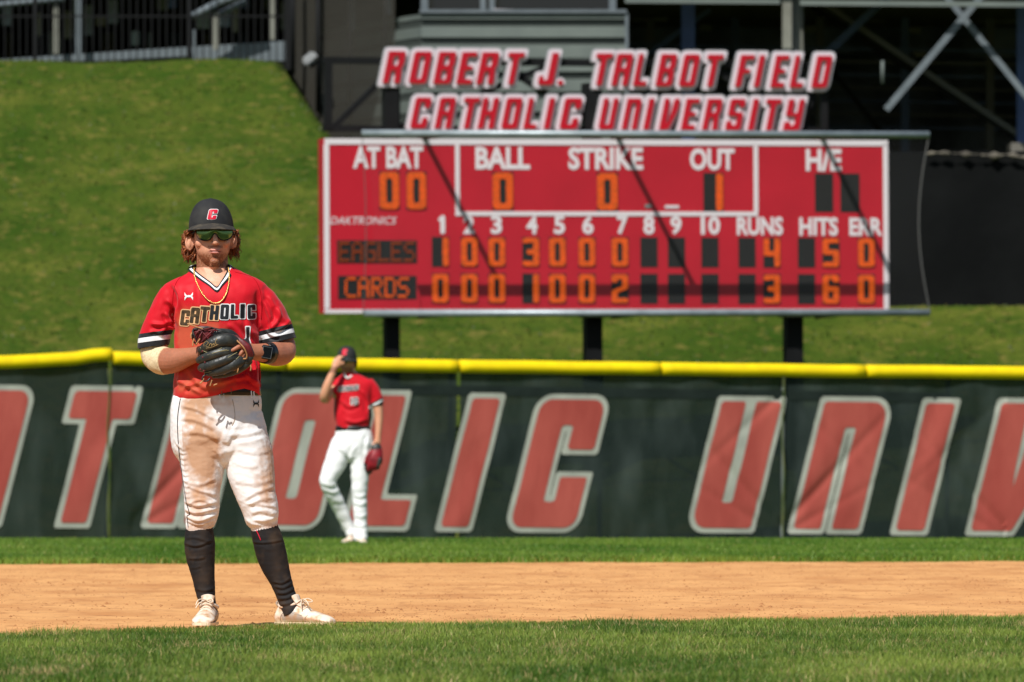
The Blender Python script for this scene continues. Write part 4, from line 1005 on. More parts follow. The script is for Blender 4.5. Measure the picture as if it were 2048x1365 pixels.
# cut the sleeve mouths open
me = jer; b_ = bmesh.new(); b_.from_mesh(me)
for side, (p0, p1), keep in ((0, (L_(277, 697.5, .03), L_(338, 690, .03)), lambda q: q.x < L_(342, 0).x and q.z < L_(0, 660).z), (1, (L_(591, 676, .03), L_(523, 692, .03)), lambda q: q.x > L_(521, 0).x and q.z < L_(0, 655).z)):
    ax = (p1-p0).normalized(); nn_ = Vector((ax.z, 0, -ax.x)) ; nn_ = nn_ if nn_.z < 0 else -nn_
    vs = [q for q in b_.verts if keep(q.co) and abs(q.co.y) < .2]
    sv = set(vs); fs = [f for f in b_.faces if all(q in sv for q in f.verts)]; es = {e for f in fs for e in f.edges}
    res = bmesh.ops.bisect_plane(b_, geom=list(vs)+list(es)+fs, plane_co=p0, plane_no=nn_, clear_outer=True, clear_inner=False)
b_.to_mesh(me); b_.free(); me.update()
FJ = [([(345,565),(360,600),(352,650)], 5, .007), ([(330,600),(352,618),(356,655)], 5, .006), ([(300,648),(325,650),(345,640)], 4.5, .008), ([(318,668),(335,655),(345,658)], 4.5, .010), ([(330,625),(340,645),(343,675)], 4, .008), ([(296,668),(312,664),(330,676)], 3.5, .005),
      ([(524,580),(522,620),(524,660)], 4.5, .007), ([(536,590),(552,620),(572,650)], 5, .006), ([(528,600),(540,635),(545,668)], 5, .008), ([(556,612),(556,640),(540,660)], 5, .008), ([(548,665),(566,656),(580,640)], 4, .007), ([(530,660),(545,672),(560,672)], 4, .007),
      ([(395,565),(400,600),(398,640)], 7, .003), ([(500,610),(498,650),(508,690)], 6, .005), ([(475,640),(500,665),(520,672)], 6, .005), ([(455,650),(480,668),(505,720)], 6, .005),
      ([(355,700),(362,740),(358,780)], 6, .006), ([(375,735),(400,770),(420,778)], 6, .008), ([(352,760),(380,775),(408,790)], 5, .007), ([(365,782),(380,772),(402,768)], 4, .006), ([(505,715),(512,745),(508,772)], 5, .010), ([(520,700),(526,735),(530,765)], 5, .009),
      ([(470,762),(492,755),(515,768)], 5, .008), ([(415,770),(450,765),(480,752)], 5, .007), ([(490,745),(505,758),(520,775)], 4, .008), ([(345,655),(352,690),(350,720)], 5, .006), ([(440,742),(470,748),(500,735)], 5, .006)]
FJ = [(q, w_, a_*(1.35 if q[0][1] < 690 else .95)) for q, w_, a_ in FJ]
folds(jer, fg, FJ); wrinkle(jer, .006, 9, 5, (1, 1, .8)); wrinkle(jer, .0022, 26, 2)
bvj = bvh_of(jer)
P = co(jer); u, v = fg.px(P); nn = vnoise(P, 8, 6, 4); nf = vnoise(P, 34, 1, 3)
d = .95*gs2(392,668,34,36)+.9*gs2(372,700,24,50)+.55*gs2(430,655,36,14)+.8*gs2(385,775,36,16)+.7*gs2(430,768,36,14)+.5*gs2(378,640,16,18)+.45*gs2(455,668,20,14)
d = np.clip(d*(1.15+.9*nn+.4*nf)+.08*nf-.05, 0, .85)*(P[:, 1] < .03)*(u > 346)*(u < 520)
col = RED*(1-d[:, None])+REDD*d[:, None]*1.0
setcol(jer, np.clip(col*(1+.03*nf[:, None]), 0, 1))
# sleeve band coordinate (px above the mouth), otherwise far
def line_d(a, b):
    ab = np.array([b[0]-a[0], b[1]-a[1]], float); ab /= np.hypot(*ab); return -((u-a[0])*ab[1]*-1+(v-a[1])*-ab[0]*-1)
bl = np.full(len(P), 99.0)
# perpendicular distance of a vertex above each mouth line
def above(a, b):
    ab = np.array([b[0]-a[0], b[1]-a[1]], float); ab /= np.hypot(*ab); n_ = np.array([ab[1], -ab[0]]); n_ = n_ if n_[1] < 0 else -n_
    return (u-a[0])*n_[0]+(v-a[1])*n_[1]
mL = (u < 346) & (v > 640); bl[mL] = above((277,697.5), (338,690))[mL]
mR = (u > 518) & (v > 625) & (v < 700); bl[mR] = above((591,676), (523,692))[mR]
bl = np.where(np.abs(P[:, 1]) < .2, bl, 99); setf(jer, 'band', bl/40.0)
nt = m_jer.node_tree; N = nt.nodes; L = nt.links; at_ = [n for n in N if n.type == 'ATTRIBUTE'][0]
ab_ = N.new('ShaderNodeAttribute'); ab_.attribute_name = 'band'; rp_ = N.new('ShaderNodeValToRGB'); rp_.color_ramp.interpolation = 'CONSTANT'
L.new(ab_.outputs['Fac'], rp_.inputs['Fac']); e = rp_.color_ramp.elements
blk = srgb(30,31,33); e[0].position = 0; e[0].color = (*blk, 1); e[1].position = .27; e[1].color = (*srgb(222,222,222), 1)
x_ = e.new(.50); x_.color = (*blk, 1)
lt = N.new('ShaderNodeMath'); lt.operation = 'LESS_THAN'; lt.inputs[1].default_value = .72; L.new(ab_.outputs['Fac'], lt.inputs[0])
hs = N.new('ShaderNodeAttribute'); hs.attribute_name = 'hasband'; mu = N.new('ShaderNodeMath'); mu.operation = 'MULTIPLY'; L.new(lt.outputs[0], mu.inputs[0]); L.new(hs.outputs['Fac'], mu.inputs[1])
mx_ = N.new('ShaderNodeMix'); mx_.data_type = 'RGBA'; L.new(mu.outputs[0], mx_.inputs[0]); L.new(at_.outputs['Color'], mx_.inputs[6]); L.new(rp_.outputs['Color'], mx_.inputs[7]); L.new(mx_.outputs[2], N['Principled BSDF'].inputs['Base Color'])
setf(jer, 'hasband', np.ones(len(P)))
# V neck: sink the cloth under the skin inside the V
ins = (v < 583) & (v > 500) & (P[:, 1] < .06); tl = (v-540)/(583-540)
inside = ins & (u > 381+(435.5-381)*np.clip(tl, 0, 1)) & (u < 463-(463-435.5)*np.clip((v-535)/(583-535), 0, 1))
P[inside, 1] += .035
top = (v < 548) & (np.hypot(u-424, P[:, 1]*fg.s-5) < 36); P[top, 2] -= .03
setco(jer, P)
jersey = link('jersey', jer, m_jer, man, True)
sd = jersey.modifiers.new('thick', 'SOLIDIFY'); sd.thickness = .003; sd.offset = -1
# collar strip (black, white, black)
bmC = []; T = 17
outer = catmull([(374,540),(385,549),(402,562),(420,574),(435.5,586),(446,574),(457,562),(465,550),(469,539)], 3)
inner = catmull([(386,535),(394,544),(407,554),(422,565),(435.0,575),(443,564),(450,552),(455,541),(457,531)], 3)
V = []; ats = []
nn_ = len(outer)
for i in range(nn_):
    for j in range(7):
        t = j/6; a = outer[i]*(1-t)+inner[i]*t; lift = .004+.0035*math.sin(t*math.pi)
        V.append(proj(bvj, L_(a[0], a[1]), lift, -.02)); ats.append(t)
# blend the ends back to the sides of the neck
for i in range(nn_):
    e_ = min(i, nn_-1-i); k_ = max(0, 1-e_/4)
    for j in range(7):
        p = V[i*7+j]; y_t = .012-.03*(1-k_); V[i*7+j] = Vector((p.x, p.y*(1-k_)+max(p.y, -.035)*k_, p.z))
F = [(i*7+j, i*7+j+1, i*7+j+8, i*7+j+7) for i in range(nn_-1) for j in range(6)]
m_col = bands(M('collar knit', (.5,.5,.5), .7, .2), 'band', [(0, srgb(28,29,31)), (.34, srgb(222,222,222)), (.72, srgb(28,29,31))])
me = mesh('collar', V, F); setf(me, 'band', ats); cl = link('collar', me, m_col, jersey, True)
V = []; ats = []; nb_ = 20
for i in range(nb_+1):
    a = math.pi*i/nb_; xo = 421.5-47.5*math.cos(a); yo = -.02+.098*math.sin(a); xi = 421.5-35.5*math.cos(a); yi = -.02+.082*math.sin(a)
    for j in range(5):
        t = j/4; zz = 540-2*i/nb_*.5-7*t-7*math.sin(a)-3*math.sin(t*math.pi); p = L_(xo*(1-t)+xi*t, zz, yo*(1-t)+yi*t); V.append(p); ats.append(t)
F = [(i*5+j, i*5+j+1, i*5+j+6, i*5+j+5) for i in range(nb_) for j in range(4)]
me = mesh('collar', V, F); setf(me, 'band', ats); link('collar', me, m_col, jersey, True)
# chest lettering
LT = [('C',371.5,637,18,31,-.08),('A',391.5,632.5,18.5,31.5,-.08),('T',411,630,19,30.5,-.07),('H',430.5,627,17.5,29.5,-.05),('O',451,625.5,17,29.5,-.02),('L',470.5,624.5,15,28.5,.02),('I',486.5,624,9,28.5,.03),('C',504,625,15.5,28,.06)]
for ch, cx, cy, w_, h_, ro in LT:
    dusty = cx < 415
    decal('letter_outline', ch, fg, bvj, cx, cy, w_, h_, m_numwd if cx < 440 else m_numw, jersey, .062, .0032, -ro, .05)
    decal('letter', ch, fg, bvj, cx, cy, w_, h_, m_numd if dusty else m_num, jersey, -.004, .0046, -ro, .05)
decal('number_outline', 'K1', fg, bvj, 496, 673, 14, 36, m_numw, jersey, .05, .0032, 0, 0); decal('number', 'K1', fg, bvj, 496, 673, 14, 36, m_num, jersey, -.01, .0046, 0, 0)
mark('crossed_mark', 379, 594, 17, 12, .02, bvj, m_numw, jersey)

m_rseam = M('red seam', srgb(150,8,18), .8, .1)
for kk in ([(371,549),(357,560),(349,580),(346,610),(347,645)], [(470,545),(505,556),(520,580),(524,610),(523,640)]): surf_tube('sleeve_seam', kk, .0014, bvj, m_rseam, jersey, .0006)
# necklace: twisted links
K = catmull([(388,537),(389,548),(392,560),(398,574),(407,590),(418,602),(430,608),(441,606),(450,597),(456,583),(459,565),(459,548),(457,536)], 14)
bm = bmesh.new(); bvs = bvh_of(body)
for i in range(0, len(K)-1, 1):
    a = K[i]; c_ = L_(a[0], a[1]); h1 = proj(bvj, c_, .004, 9); h2 = proj(bvs, c_, .004, 9); y_ = min(h1.y, h2.y); y_ = y_ if y_ < 5 else -.05
    h3 = proj(BVHTree.FromPolygons(V, F), c_, .004, 9) if False else None
    tdir = (K[min(i+1, len(K)-1)]-K[max(i-1, 0)]); ang_ = math.atan2(-tdir[1], tdir[0])
    blob(bm, (c_.x, y_-.003, c_.z), (.0042, .0026, .0028), Matrix.Rotation(-ang_+(.6 if i % 2 else .2), 4, 'Y'), 6)
bmobj('necklace', bm, m_gold, man, True)

# ---- cap
bm = bmesh.new(); rings = []; n_ = 96; cx, cy = 422.0, 459.0
for i in range(17):
    t = i/16*math.pi/2*.985; z = math.sin(t); rr = math.cos(t)**.80
    rings.append((z, rr))
rows = []
for z, rr in rings:
    row = []
    for k in range(n_):
        a = 2*math.pi*k/n_; seam = min(abs(((a+math.pi/2) % (math.pi/3))), abs(math.pi/3-((a+math.pi/2) % (math.pi/3))))
        q = 1-.012*math.exp(-(seam/.045)**2); fx = math.cos(a)*45.2*rr*q/fg.s; fy = math.sin(a)*.110*rr*q
        front = max(0, -math.sin(a)); lean = -.010*z*front
        row.append(bm.verts.new(Vector((fx, fy+.012+lean+.006*z, z*(61+ .6*front)/fg.s))+L_(cx, cy, 0)-Vector((0, 0, 0))+Vector((-.004*z, 0, -.006*math.sin(a)*(1-z)-.0))))
    rows.append(row)
for i in range(len(rows)-1):
    for k in range(n_): bm.faces.new((rows[i][k], rows[i][(k+1) % n_], rows[i+1][(k+1) % n_], rows[i+1][k]))
bm.faces.new(rows[-1])
cap = bmobj('cap', bm, m_capm, man, True); bvc = bvh_of(cap.data)
bm = bmesh.new(); blob(bm, L_(420.5, 398.3, .012), (.010, .010, .004), seg=10); bmobj('button', bm, m_capm, cap, True)
V = []; F = []; na, nr = 28, 8
for i in range(na+1):
    a = math.radians(-172+164*i/na)
    for j in range(nr+1):
        t = j/nr; ex = math.cos(a)*(45.6+3.2*t)/fg.s; base_y = math.sin(a)*.111; ext = .072*abs(math.sin(a))**.75
        x = ex; y = .012+base_y-ext*t; arch = .004*(math.cos(a)**2); z = (.018*abs(math.sin(a)))*(1-t)-.008*t-arch
        V.append(L_(cx+2, cy-2.0, 0)+Vector((x, y, z)))
for i in range(na):
    for j in range(nr): k = i*(nr+1)+j; F.append((k, k+nr+1, k+nr+2, k+1))
o = obj('brim', V, F, M('brim cloth', srgb(60,57,53), .85, .1, col2=srgb(88,80,68), ns=30, contrast=(.45,.7)), cap, True)
sd = o.modifiers.new('t', 'SOLIDIFY'); sd.thickness = .0035; sd.offset = 0
m_cr = M('cap letter red', srgb(200,20,50), .5, .3)
decal('letter_outline', 'C', fg, bvc, 426.2, 430.5, 17, 20, m_numw, cap, .055, .0022, 0, .22); decal('letter', 'C', fg, bvc, 426.2, 430.5, 17, 20, m_cr, cap, 0, .0040, 0, .22)

# ---- sunglasses
up_ = catmull([(392,460.5),(402,459.5),(415,459),(430,459),(445,459),(458,460),(466.5,462)], 5)
lw_ = catmull([(395,474),(400,479.5),(410,483),(420,482),(425.5,476),(429.5,470),(432,469),(435,471),(439,478),(446,482.5),(456,481),(463,476.5),(465,470)], 3)
def gy(px): return -.112+((px-430)/38.0)**2*.050+abs((px-430)/38.0)**5*.012
def res_(Kp, n): t = np.linspace(0, 1, len(Kp)); q = np.linspace(0, 1, n); return np.stack([np.interp(q, t, Kp[:, 0]), np.interp(q, t, Kp[:, 1])], 1)
U_ = res_(up_, 33); W_ = res_(lw_, 33); V = []
for i in range(33):
    for j in range(7):
        t = j/6; a = U_[i]*(1-t)+W_[i]*t; V.append(L_(a[0], a[1], gy(a[0])-.003*math.sin(t*math.pi)+.002*t))
F = [(i*7+j, i*7+j+1, i*7+j+8, i*7+j+7) for i in range(32) for j in range(6)]
gl = empty('sunglasses'); gl.parent = man
o = obj('lens', V, F, m_lens, gl, True); sd = o.modifiers.new('t', 'SOLIDIFY'); sd.thickness = .002
loop = [L_(a[0], a[1], gy(a[0])-.001) for a in U_]+[L_(a[0], a[1], gy(a[0])+.001) for a in W_[::-1]]
bm = bmesh.new(); tube(bm, loop, .0023, 6, 1, True); bmobj('frame', bm, m_fblack, gl, True)
for a, b in (((393,464,gy(393)),(384,471,-.0)), ((466,465,gy(466)),(467,470,.0))):
    bm = bmesh.new(); tube(bm, [L_(*a), L_((a[0]+b[0])/2-(2 if a[0] < 430 else -2), (a[1]+b[1])/2, -.045), L_(*b)], .0035, 6, 3); bmobj('temple', bm, m_fblack, gl, True)

# ---- hair: curled locks from under the cap
bm = bmesh.new(); rr_ = random.Random(12)
def lock(x, y, dy, ln, out, r):
    pts = []; ph = rr_.uniform(0, 6.3); fq = rr_.uniform(5, 8); am = rr_.uniform(1.2, 3.0)
    for i in range(10):
        t = i/9; pts.append(L_(x+out*t*(1.6-t)+am*math.sin(ph+fq*t), y+ln*t, dy+.007*math.cos(ph+fq*t)))
    tube(bm, pts, [r, r*1.15, r*.9, r*.35], 5)
for i in range(150):
    x = rr_.uniform(366, 390); lock(x, rr_.uniform(462, 498), rr_.uniform(.015, .09), rr_.uniform(12, 28), rr_.uniform(-5, 4), rr_.uniform(.0028, .005))
for i in range(60): lock(rr_.uniform(372, 390), rr_.uniform(496, 508), rr_.uniform(.02, .06), rr_.uniform(10, 22), rr_.uniform(-1, 4), rr_.uniform(.0025, .0045))
for i in range(26): lock(rr_.uniform(373, 386), rr_.uniform(459, 466), rr_.uniform(-.02, .02), rr_.uniform(8, 14), rr_.uniform(-5, -1), rr_.uniform(.002, .0035))
for i in range(130):
    x = rr_.uniform(456, 474); lock(x, rr_.uniform(462, 494), rr_.uniform(.01, .085), rr_.uniform(10, 24), rr_.uniform(-3, 5), rr_.uniform(.0028, .005))
for i in range(30): lock(rr_.uniform(464, 475), rr_.uniform(459, 472), rr_.uniform(-.012, .02), rr_.uniform(8, 18), rr_.uniform(0, 4), rr_.uniform(.002, .0035))
for i in range(170):
    a = rr_.uniform(.15, math.pi-.15); lock(424-44*math.cos(a), rr_.uniform(460, 494), .012+.098*math.sin(a), rr_.uniform(14, 26), 0, rr_.uniform(.003, .0055))
for i in range(260):
    sd_ = rr_.random() < .55
    lock(rr_.uniform(364, 392) if sd_ else rr_.uniform(456, 477), rr_.uniform(464, 506), rr_.uniform(-.005, .08), rr_.uniform(8, 26), rr_.uniform(-5, 3) if sd_ else rr_.uniform(-2, 5), rr_.uniform(.0009, .0018))
bmobj('hair', bm, m_hair, man, True)

# ---- elbow sleeve, watch
bm = bmesh.new(); lo([(307,676,.03,27,.058),(307,696,.026,27.5,.057),(309,712,.012,27.5,.055),(321,721,-.022,28.5,.054),(334,722.5,-.055,27.8,.0535)], 5, 28, rnd=False)
me = remesh(bm, .004, 3); wrinkle(me, .0018, 40, 3); P = co(me); uu, vv = fg.px(P)
m_ = uu > 333; P[m_, 0] += .0025*np.sin(vv[m_]*1.1); setco(me, P)
link('elbow_sleeve', me, m_creamk, man, True)
wt = empty('watch'); wt.parent = man
R_ = Matrix.Translation(L_(535, 706.5, -.176)) @ Matrix.Rotation(math.radians(10), 4, 'Y') @ Matrix.Rotation(math.radians(14), 4, 'Z')
bm = bmesh.new(); bmesh.ops.create_cube(bm, size=1, matrix=R_ @ Matrix.Diagonal((.050, .016, .062, 1))); bmesh.ops.bevel(bm, geom=bm.edges[:], offset=.005, segments=3, affect='EDGES'); bmobj('watch_case', bm, m_fblack, wt, True)
bm = bmesh.new(); bmesh.ops.create_cube(bm, size=1, matrix=R_ @ Matrix.Translation((0.002, -.0083, 0)) @ Matrix.Diagonal((.038, .001, .048, 1))); bmobj('watch_face', bm, m_glass, wt)
bm = bmesh.new(); tube(bm, [R_ @ Vector(q_) for q_ in ((-.019,-.0085,-.024),(.021,-.0085,-.024),(.021,-.0085,.024),(-.019,-.0085,.024))], .0013, 5, 1, True); bmobj('watch_bezel', bm, m_alu, wt)
bm = bmesh.new(); bmesh.ops.create_cube(bm, size=1, matrix=R_ @ Matrix.Translation((-.0245, -.004, 0)) @ Matrix.Diagonal((.004, .008, .022, 1))); bmobj('watch_clasp', bm, m_numw, wt)
bm = bmesh.new(); loft(bm, fg.ch([(529,688+19,-.137,21.5,.047),(540,708,-.107,22.5,.051)], 1), 32, caps=False); o = bmobj('watch_strap', bm, m_fblack, wt, True); sd = o.modifiers.new('t', 'SOLIDIFY'); sd.thickness = .003

# ---- socks
def sock(keys, name, fl):
    b_ = bmesh.new(); loft(b_, fg.ch(keys, 5), 28); me = remesh(b_, .0045, 2); folds(me, fg, fl); wrinkle(me, .0012, 35, 4, (.6, .6, 2)); P_ = co(me); u_, v_ = fg.px(P_)
    dn = np.clip(vnoise(P_, 14, 3, 4)*.9+.1, 0, 1)[:, None]*.30+.10*(np.exp(-((u_-np.median(u_))/10)**2))[:, None]
    setcol(me, np.array(srgb(30,29,30))*(1-dn)+np.array(srgb(104,82,60))*dn); return link(name, me, m_sock, man, True)
s1 = sock([(398,1046,.005,25,.056),(398.5,1062,.008,28,.060),(399,1087,.012,31,.064),(400.5,1112,.016,29.5,.061),(403.5,1135,.016,26,.055),(407,1158,.016,22.5,.050),(410,1180,.015,20.3,.045),(414,1203,.01,17.3,.042),(417.5,1222,.0,17.8,.046),(418,1234,-.01,18,.05)], 'sock',
     [([(368,1086),(395,1092),(425,1080)], 3, .004), ([(375,1117),(395,1118),(412,1114)], 3, .003), ([(380,1136),(392,1136),(404,1132)], 2.5, .002), ([(392,1178),(410,1182),(428,1177)], 3, .003), ([(396,1196),(412,1200),(430,1194)], 3, .003), ([(371,1078),(390,1075),(420,1084)], 3, .003)])
s2 = sock([(527.5,1044,.0,25,.056),(530,1062,.004,28.5,.060),(536,1083,.008,30.5,.064),(543,1110,.012,30.5,.061),(551,1135,.013,27.5,.055),(560,1158,.014,23,.050),(568,1180,.012,20.5,.045),(576,1202,.01,19.5,.042),(582,1218,.005,19.5,.044),(586,1230,.0,20,.044)], 'sock',
     [([(545,1163),(565,1166),(583,1154)], 3, .004), ([(549,1172),(568,1176),(588,1162)], 3, .004), ([(553,1186),(572,1186),(592,1174)], 3, .004), ([(556,1198),(576,1196),(595,1184)], 3, .004), ([(505,1084),(530,1086),(568,1080)], 2.5, .003), ([(560,1210),(580,1206),(597,1194)], 3, .004)])
bvs2 = bvh_of(s2.data); surf_tube('red_stripe', [(513,1061),(518,1071),(522,1081)], .0022, bvs2, m_cr, s2, .001)

# ---- shoes
def shoe(root_loc, rotz, ln=.30):
    """pointing along +X of its own frame; returns an Empty part holding upper, sole, laces"""
    sh = empty('shoe'); sh.parent = man; sh.location = root_loc; sh.rotation_euler = (0, 0, rotz)
    b_ = bmesh.new(); prof = [(-.062,.040,.034,.058),(-.050,.052,.037,.076),(-.020,.056,.039,.080),(.020,.055,.040,.078),(.055,.052,.041,.074),(.095,.045,.043,.068),(.130,.038,.046,.056),(.165,.033,.049,.046),(.195,.028,.048,.040),(.218,.022,.041,.034),(.232,.016,.028,.026)]
    K_ = catmull([(x, zc, w_, h_) for x, zc, w_, h_ in prof], 3); rows_ = []
    for x, zc, w_, h_ in K_:
        row = []
        for k in range(24):
            a = 2*math.pi*k/24; c_, s_ = math.cos(a), math.sin(a); z = zc + s_*(h_*.52 if s_ > 0 else zc-.012)
            row.append(b_.verts.new((x, math.copysign(abs(c_)**.85, c_)*w_*(1-.22*max(0, s_)), max(.014, z))))
        rows_.append(row)
    for i in range(len(rows_)-1):
        for k in range(24): b_.faces.new((rows_[i][k], rows_[i+1][k], rows_[i+1][(k+1) % 24], rows_[i][(k+1) % 24]))
    b_.faces.new(rows_[0]); b_.faces.new(rows_[-1][::-1]); bmesh.ops.recalc_face_normals(b_, faces=b_.faces)
    up = bmobj('upper', b_, m_shoe, sh, True)
    # collar rim and heel tab
    b_ = bmesh.new(); tube(b_, [(-.058,0,.100),(-.035,.030,.086),(.0,.036,.080),(.03,.028,.092),(.045,0,.100),(.03,-.028,.092),(.0,-.036,.080),(-.035,-.030,.086)], .0075, 8, 3, True); bmobj('collar_rim', b_, m_shoe, sh, True)
    b_ = bmesh.new(); tube(b_, [(-.062,0,.085),(-.074,0,.098),(-.064,0,.108)], .005, 6, 2); bmobj('heel_tab', b_, m_shoep, sh, True)
    # tongue
    b_ = bmesh.new(); pr = [(.095,.078),(.065,.100),(.045,.122),(.036,.140)]; vv_ = []
    for i, (x, z) in enumerate(pr):
        hw_ = .022+.003*i
        for q in (-1, -.5, 0, .5, 1): vv_.append((x-.006*q*q, q*hw_, z-.008*q*q))
    o_ = obj('tongue', vv_, [(i*5+j, i*5+j+1, i*5+j+6, i*5+j+5) for i in range(3) for j in range(4)], m_shoe, sh, True); sd_ = o_.modifiers.new('t', 'SOLIDIFY'); sd_.thickness = .007
    # side panels, seams
    for sg in (1, -1):
        vp = []; bvu = bvh_of(up.data)
        def onside(x, z, l=.0015):
            h = bvu.ray_cast(Vector((x, -.2*sg, z)), Vector((0, sg, 0))); return Vector((x, h[0].y-sg*l, z)) if h[0] is not None else Vector((x, -.03*sg, z))
        n_x, n_z = 10, 4
        for i in range(n_x+1):
            for j in range(n_z+1):
                x = -.02+.12*i/n_x; z0_ = .022+.0*i; z1_ = .030+.034*math.sin(math.pi*(.15+.75*i/n_x)); vp.append(onside(x, z0_+(z1_-z0_)*j/n_z))
        obj('side_panel', vp, [(i*(n_z+1)+j, i*(n_z+1)+j+1, (i+1)*(n_z+1)+j+1, (i+1)*(n_z+1)+j) for i in range(n_x) for j in range(n_z)], m_shoep, sh, True)
        for kk in ([(-.035,.018),(-.022,.045),(.0,.066),(.03,.074)], [(.105,.018),(.112,.035),(.125,.048)], [(.03,.06),(.06,.05),(.095,.048)]):
            b_ = bmesh.new(); tube(b_, [onside(a, c, .0008) for a, c in catmull(kk, 4)], .0011, 4); bmobj('seam', b_, m_post, sh)
    # sole and studs
    b_ = bmesh.new(); out = [(x, w_*1.03) for x, zc, w_, h_ in K_[::2]]; pl = [(x, w_) for x, w_ in out]+[(.240, .0)]+[(x, -w_) for x, w_ in out[::-1]]
    A_ = [b_.verts.new((x, y, .017)) for x, y in pl]; B_ = [b_.verts.new((x, y*.96, .005)) for x, y in pl]
    for i in range(len(pl)): j = (i+1) % len(pl); b_.faces.new((A_[i], A_[j], B_[j], B_[i]))
    b_.faces.new(A_); b_.faces.new(B_[::-1]); bmobj('sole', b_, m_sole, sh)
    for x, y in ((-.04,.02),(-.04,-.02),(.1,.032),(.1,-.032),(.16,.03),(.16,-.03),(.2,0)):
        b_ = bmesh.new(); bar(b_, (x, y, -.006), (x, y, .006), .005, n=6); bmobj('stud', b_, m_sole, sh)
    # laces and bow
    for i in range(5):
        x = .055+.018*i; z = .112-.0125*i-.0006*i*i; b_ = bmesh.new(); tube(b_, [(x, -.028, z-.012), (x+.006, 0, z+.002), (x+.004, .028, z-.012)], .0028, 5, 3); bmobj('lace', b_, m_lace, sh, True)
    for kk in ([(.065,0,.112),(.085,-.02,.118),(.11,-.034,.112),(.13,-.04,.092)], [(.065,0,.112),(.08,.022,.120),(.10,.032,.108),(.085,.02,.104),(.066,.0,.11)], [(.065,0,.112),(.08,-.03,.102),(.092,-.046,.078)]):
        b_ = bmesh.new(); tube(b_, kk, .0026, 5, 4); bmobj('lace', b_, m_lace, sh, True)
    return sh
sh1 = shoe(L_(418, 1252, -.005), math.radians(-96)); sh2 = shoe(L_(580, 1252, .012), math.radians(-33)); sh2.scale = (.98, 1.0, 1.0)
# ---------------------------------------------------------------- the infielder's glove
glv = tag(empty('baseball_glove', fg.o+L_(450, 710, -.22)), 'black leather ball glove with red webbing held at the chest of the near player', 'glove')
def gch(o): return child(o, glv)
def gpart(name, bm_, m, vox=None, sm_=2):
    if vox:
        me_ = remesh(bm_, vox, sm_); wrinkle(me_, .0012, 50, 2); ob = link(name, me_, m, None, True)
    else: ob = bmobj(name, bm_, m, None, True)
    ob.data.transform(Matrix.Translation(fg.o)); ob.location = (0, 0, 0); return gch(ob)
def gl_loft(name, keys, m, n=18, p=2.2, sub=4):
    b_ = bmesh.new(); loft(b_, rounded(fg.ch(keys, sub)), n, p); return gpart(name, b_, m, .0038)
# finger stalls of the glove, from the strap side to their tips
gl_loft('finger_stall', [(476,692,-.235,14,.026),(462,684,-.262,15,.026),(445,685,-.272,15,.026),(428,691,-.268,13.5,.024),(414,699,-.255,10.5,.020),(406,704,-.240,8,.016)], m_leath)
gl_loft('finger_stall', [(470,706,-.245,11,.022),(456,706,-.272,11.5,.022),(438,710,-.276,11,.022),(420,716,-.266,10,.020),(407,721,-.248,9,.018),(401,723,-.232,7,.014)], m_leath)
gl_loft('finger_stall', [(478,714,-.243,11,.022),(462,719,-.272,11,.022),(442,727,-.276,10.5,.022),(424,733,-.266,10,.020),(410,737,-.248,9.5,.018),(404,738,-.232,7,.014)], m_leath)
gl_loft('finger_stall', [(490,718,-.235,13,.022),(474,729,-.262,12,.022),(454,739,-.266,10.5,.020),(434,745,-.256,9.5,.018),(418,747,-.242,7.5,.014)], m_leath)
b_ = bmesh.new()
for keys in ([(500,700,-.225,22,.020),(486,706,-.232,27,.022),(470,710,-.236,28,.022),(450,714,-.23,28,.02),(425,716,-.225,24,.016),(408,718,-.22,16,.012)],
             [(498,722,-.232,12,.018),(488,734,-.240,10,.016),(470,744,-.238,9,.014),(450,751,-.232,7,.012),(430,754,-.228,5,.010)]):
    loft(b_, rounded(fg.ch(keys, 4)), 18, 2.2)
gpart('palm', b_, m_leath, .004)
gl_loft('thumb_stall', [(474,682,-.205,11,.022),(462,672,-.222,11,.022),(446,669,-.232,10,.022),(430,671,-.236,9,.020),(416,676,-.234,8,.016)], m_leath)
gl_loft('web_panel', [(430,668,-.246,11,.010),(416,668,-.250,15,.010),(402,672,-.248,18,.010),(394,676,-.243,14,.008)], m_leatr)
def gtube(name, keys, r, m, sub=4, flat=1.0): b_ = bmesh.new(); tube(b_, [L_(*k) for k in keys], r, 6, sub, flat=flat); return gpart(name, b_, m)
for a, b in (((392,668),(427,658)),((392,678),(404,660)),((397,688),(410,664)),((403,690),(434,660)),((389,664),(398,690)),((410,668),(428,690)),((420,664),(440,664)),((436,662),(458,668))):
    gtube('web_lace', [(a[0], a[1], -.262), ((a[0]+b[0])/2, (a[1]+b[1])/2-1, -.268), (b[0], b[1], -.262)], .0032, m_leatr if (a[0]+a[1]) % 3 else m_leath)
gtube('web_rim', [(390,662,-.255),(389,672,-.256),(391,684,-.254),(397,692,-.25)], .0045, m_leath)
gtube('web_rim', [(390,661,-.255),(404,660,-.262),(420,657,-.26),(434,660,-.256),(452,664,-.25),(464,671,-.24)], .0045, m_leath)
for k in ([(379,650,-.262),(388,653,-.264),(398,657,-.266),(410,660,-.266)], [(388,668,-.27),(386,674,-.272),(387,680,-.272)], [(392,680,-.27),(390,688,-.272),(390,695,-.272)],
          [(412,759,-.262),(409,764,-.264),(404,769,-.266)], [(428,762,-.262),(426,768,-.264),(424,774,-.266)], [(438,770,-.25),(434,771,-.252),(431,773,-.254)], [(404,680,-.272),(400,686,-.274),(396,692,-.274)],
          [(502,728,-.24),(505,736,-.242),(504,744,-.243)], [(478,733,-.268),(480,740,-.27),(478,748,-.268)]):
    gtube('leather_lace', k, .0032, m_tan, 3)
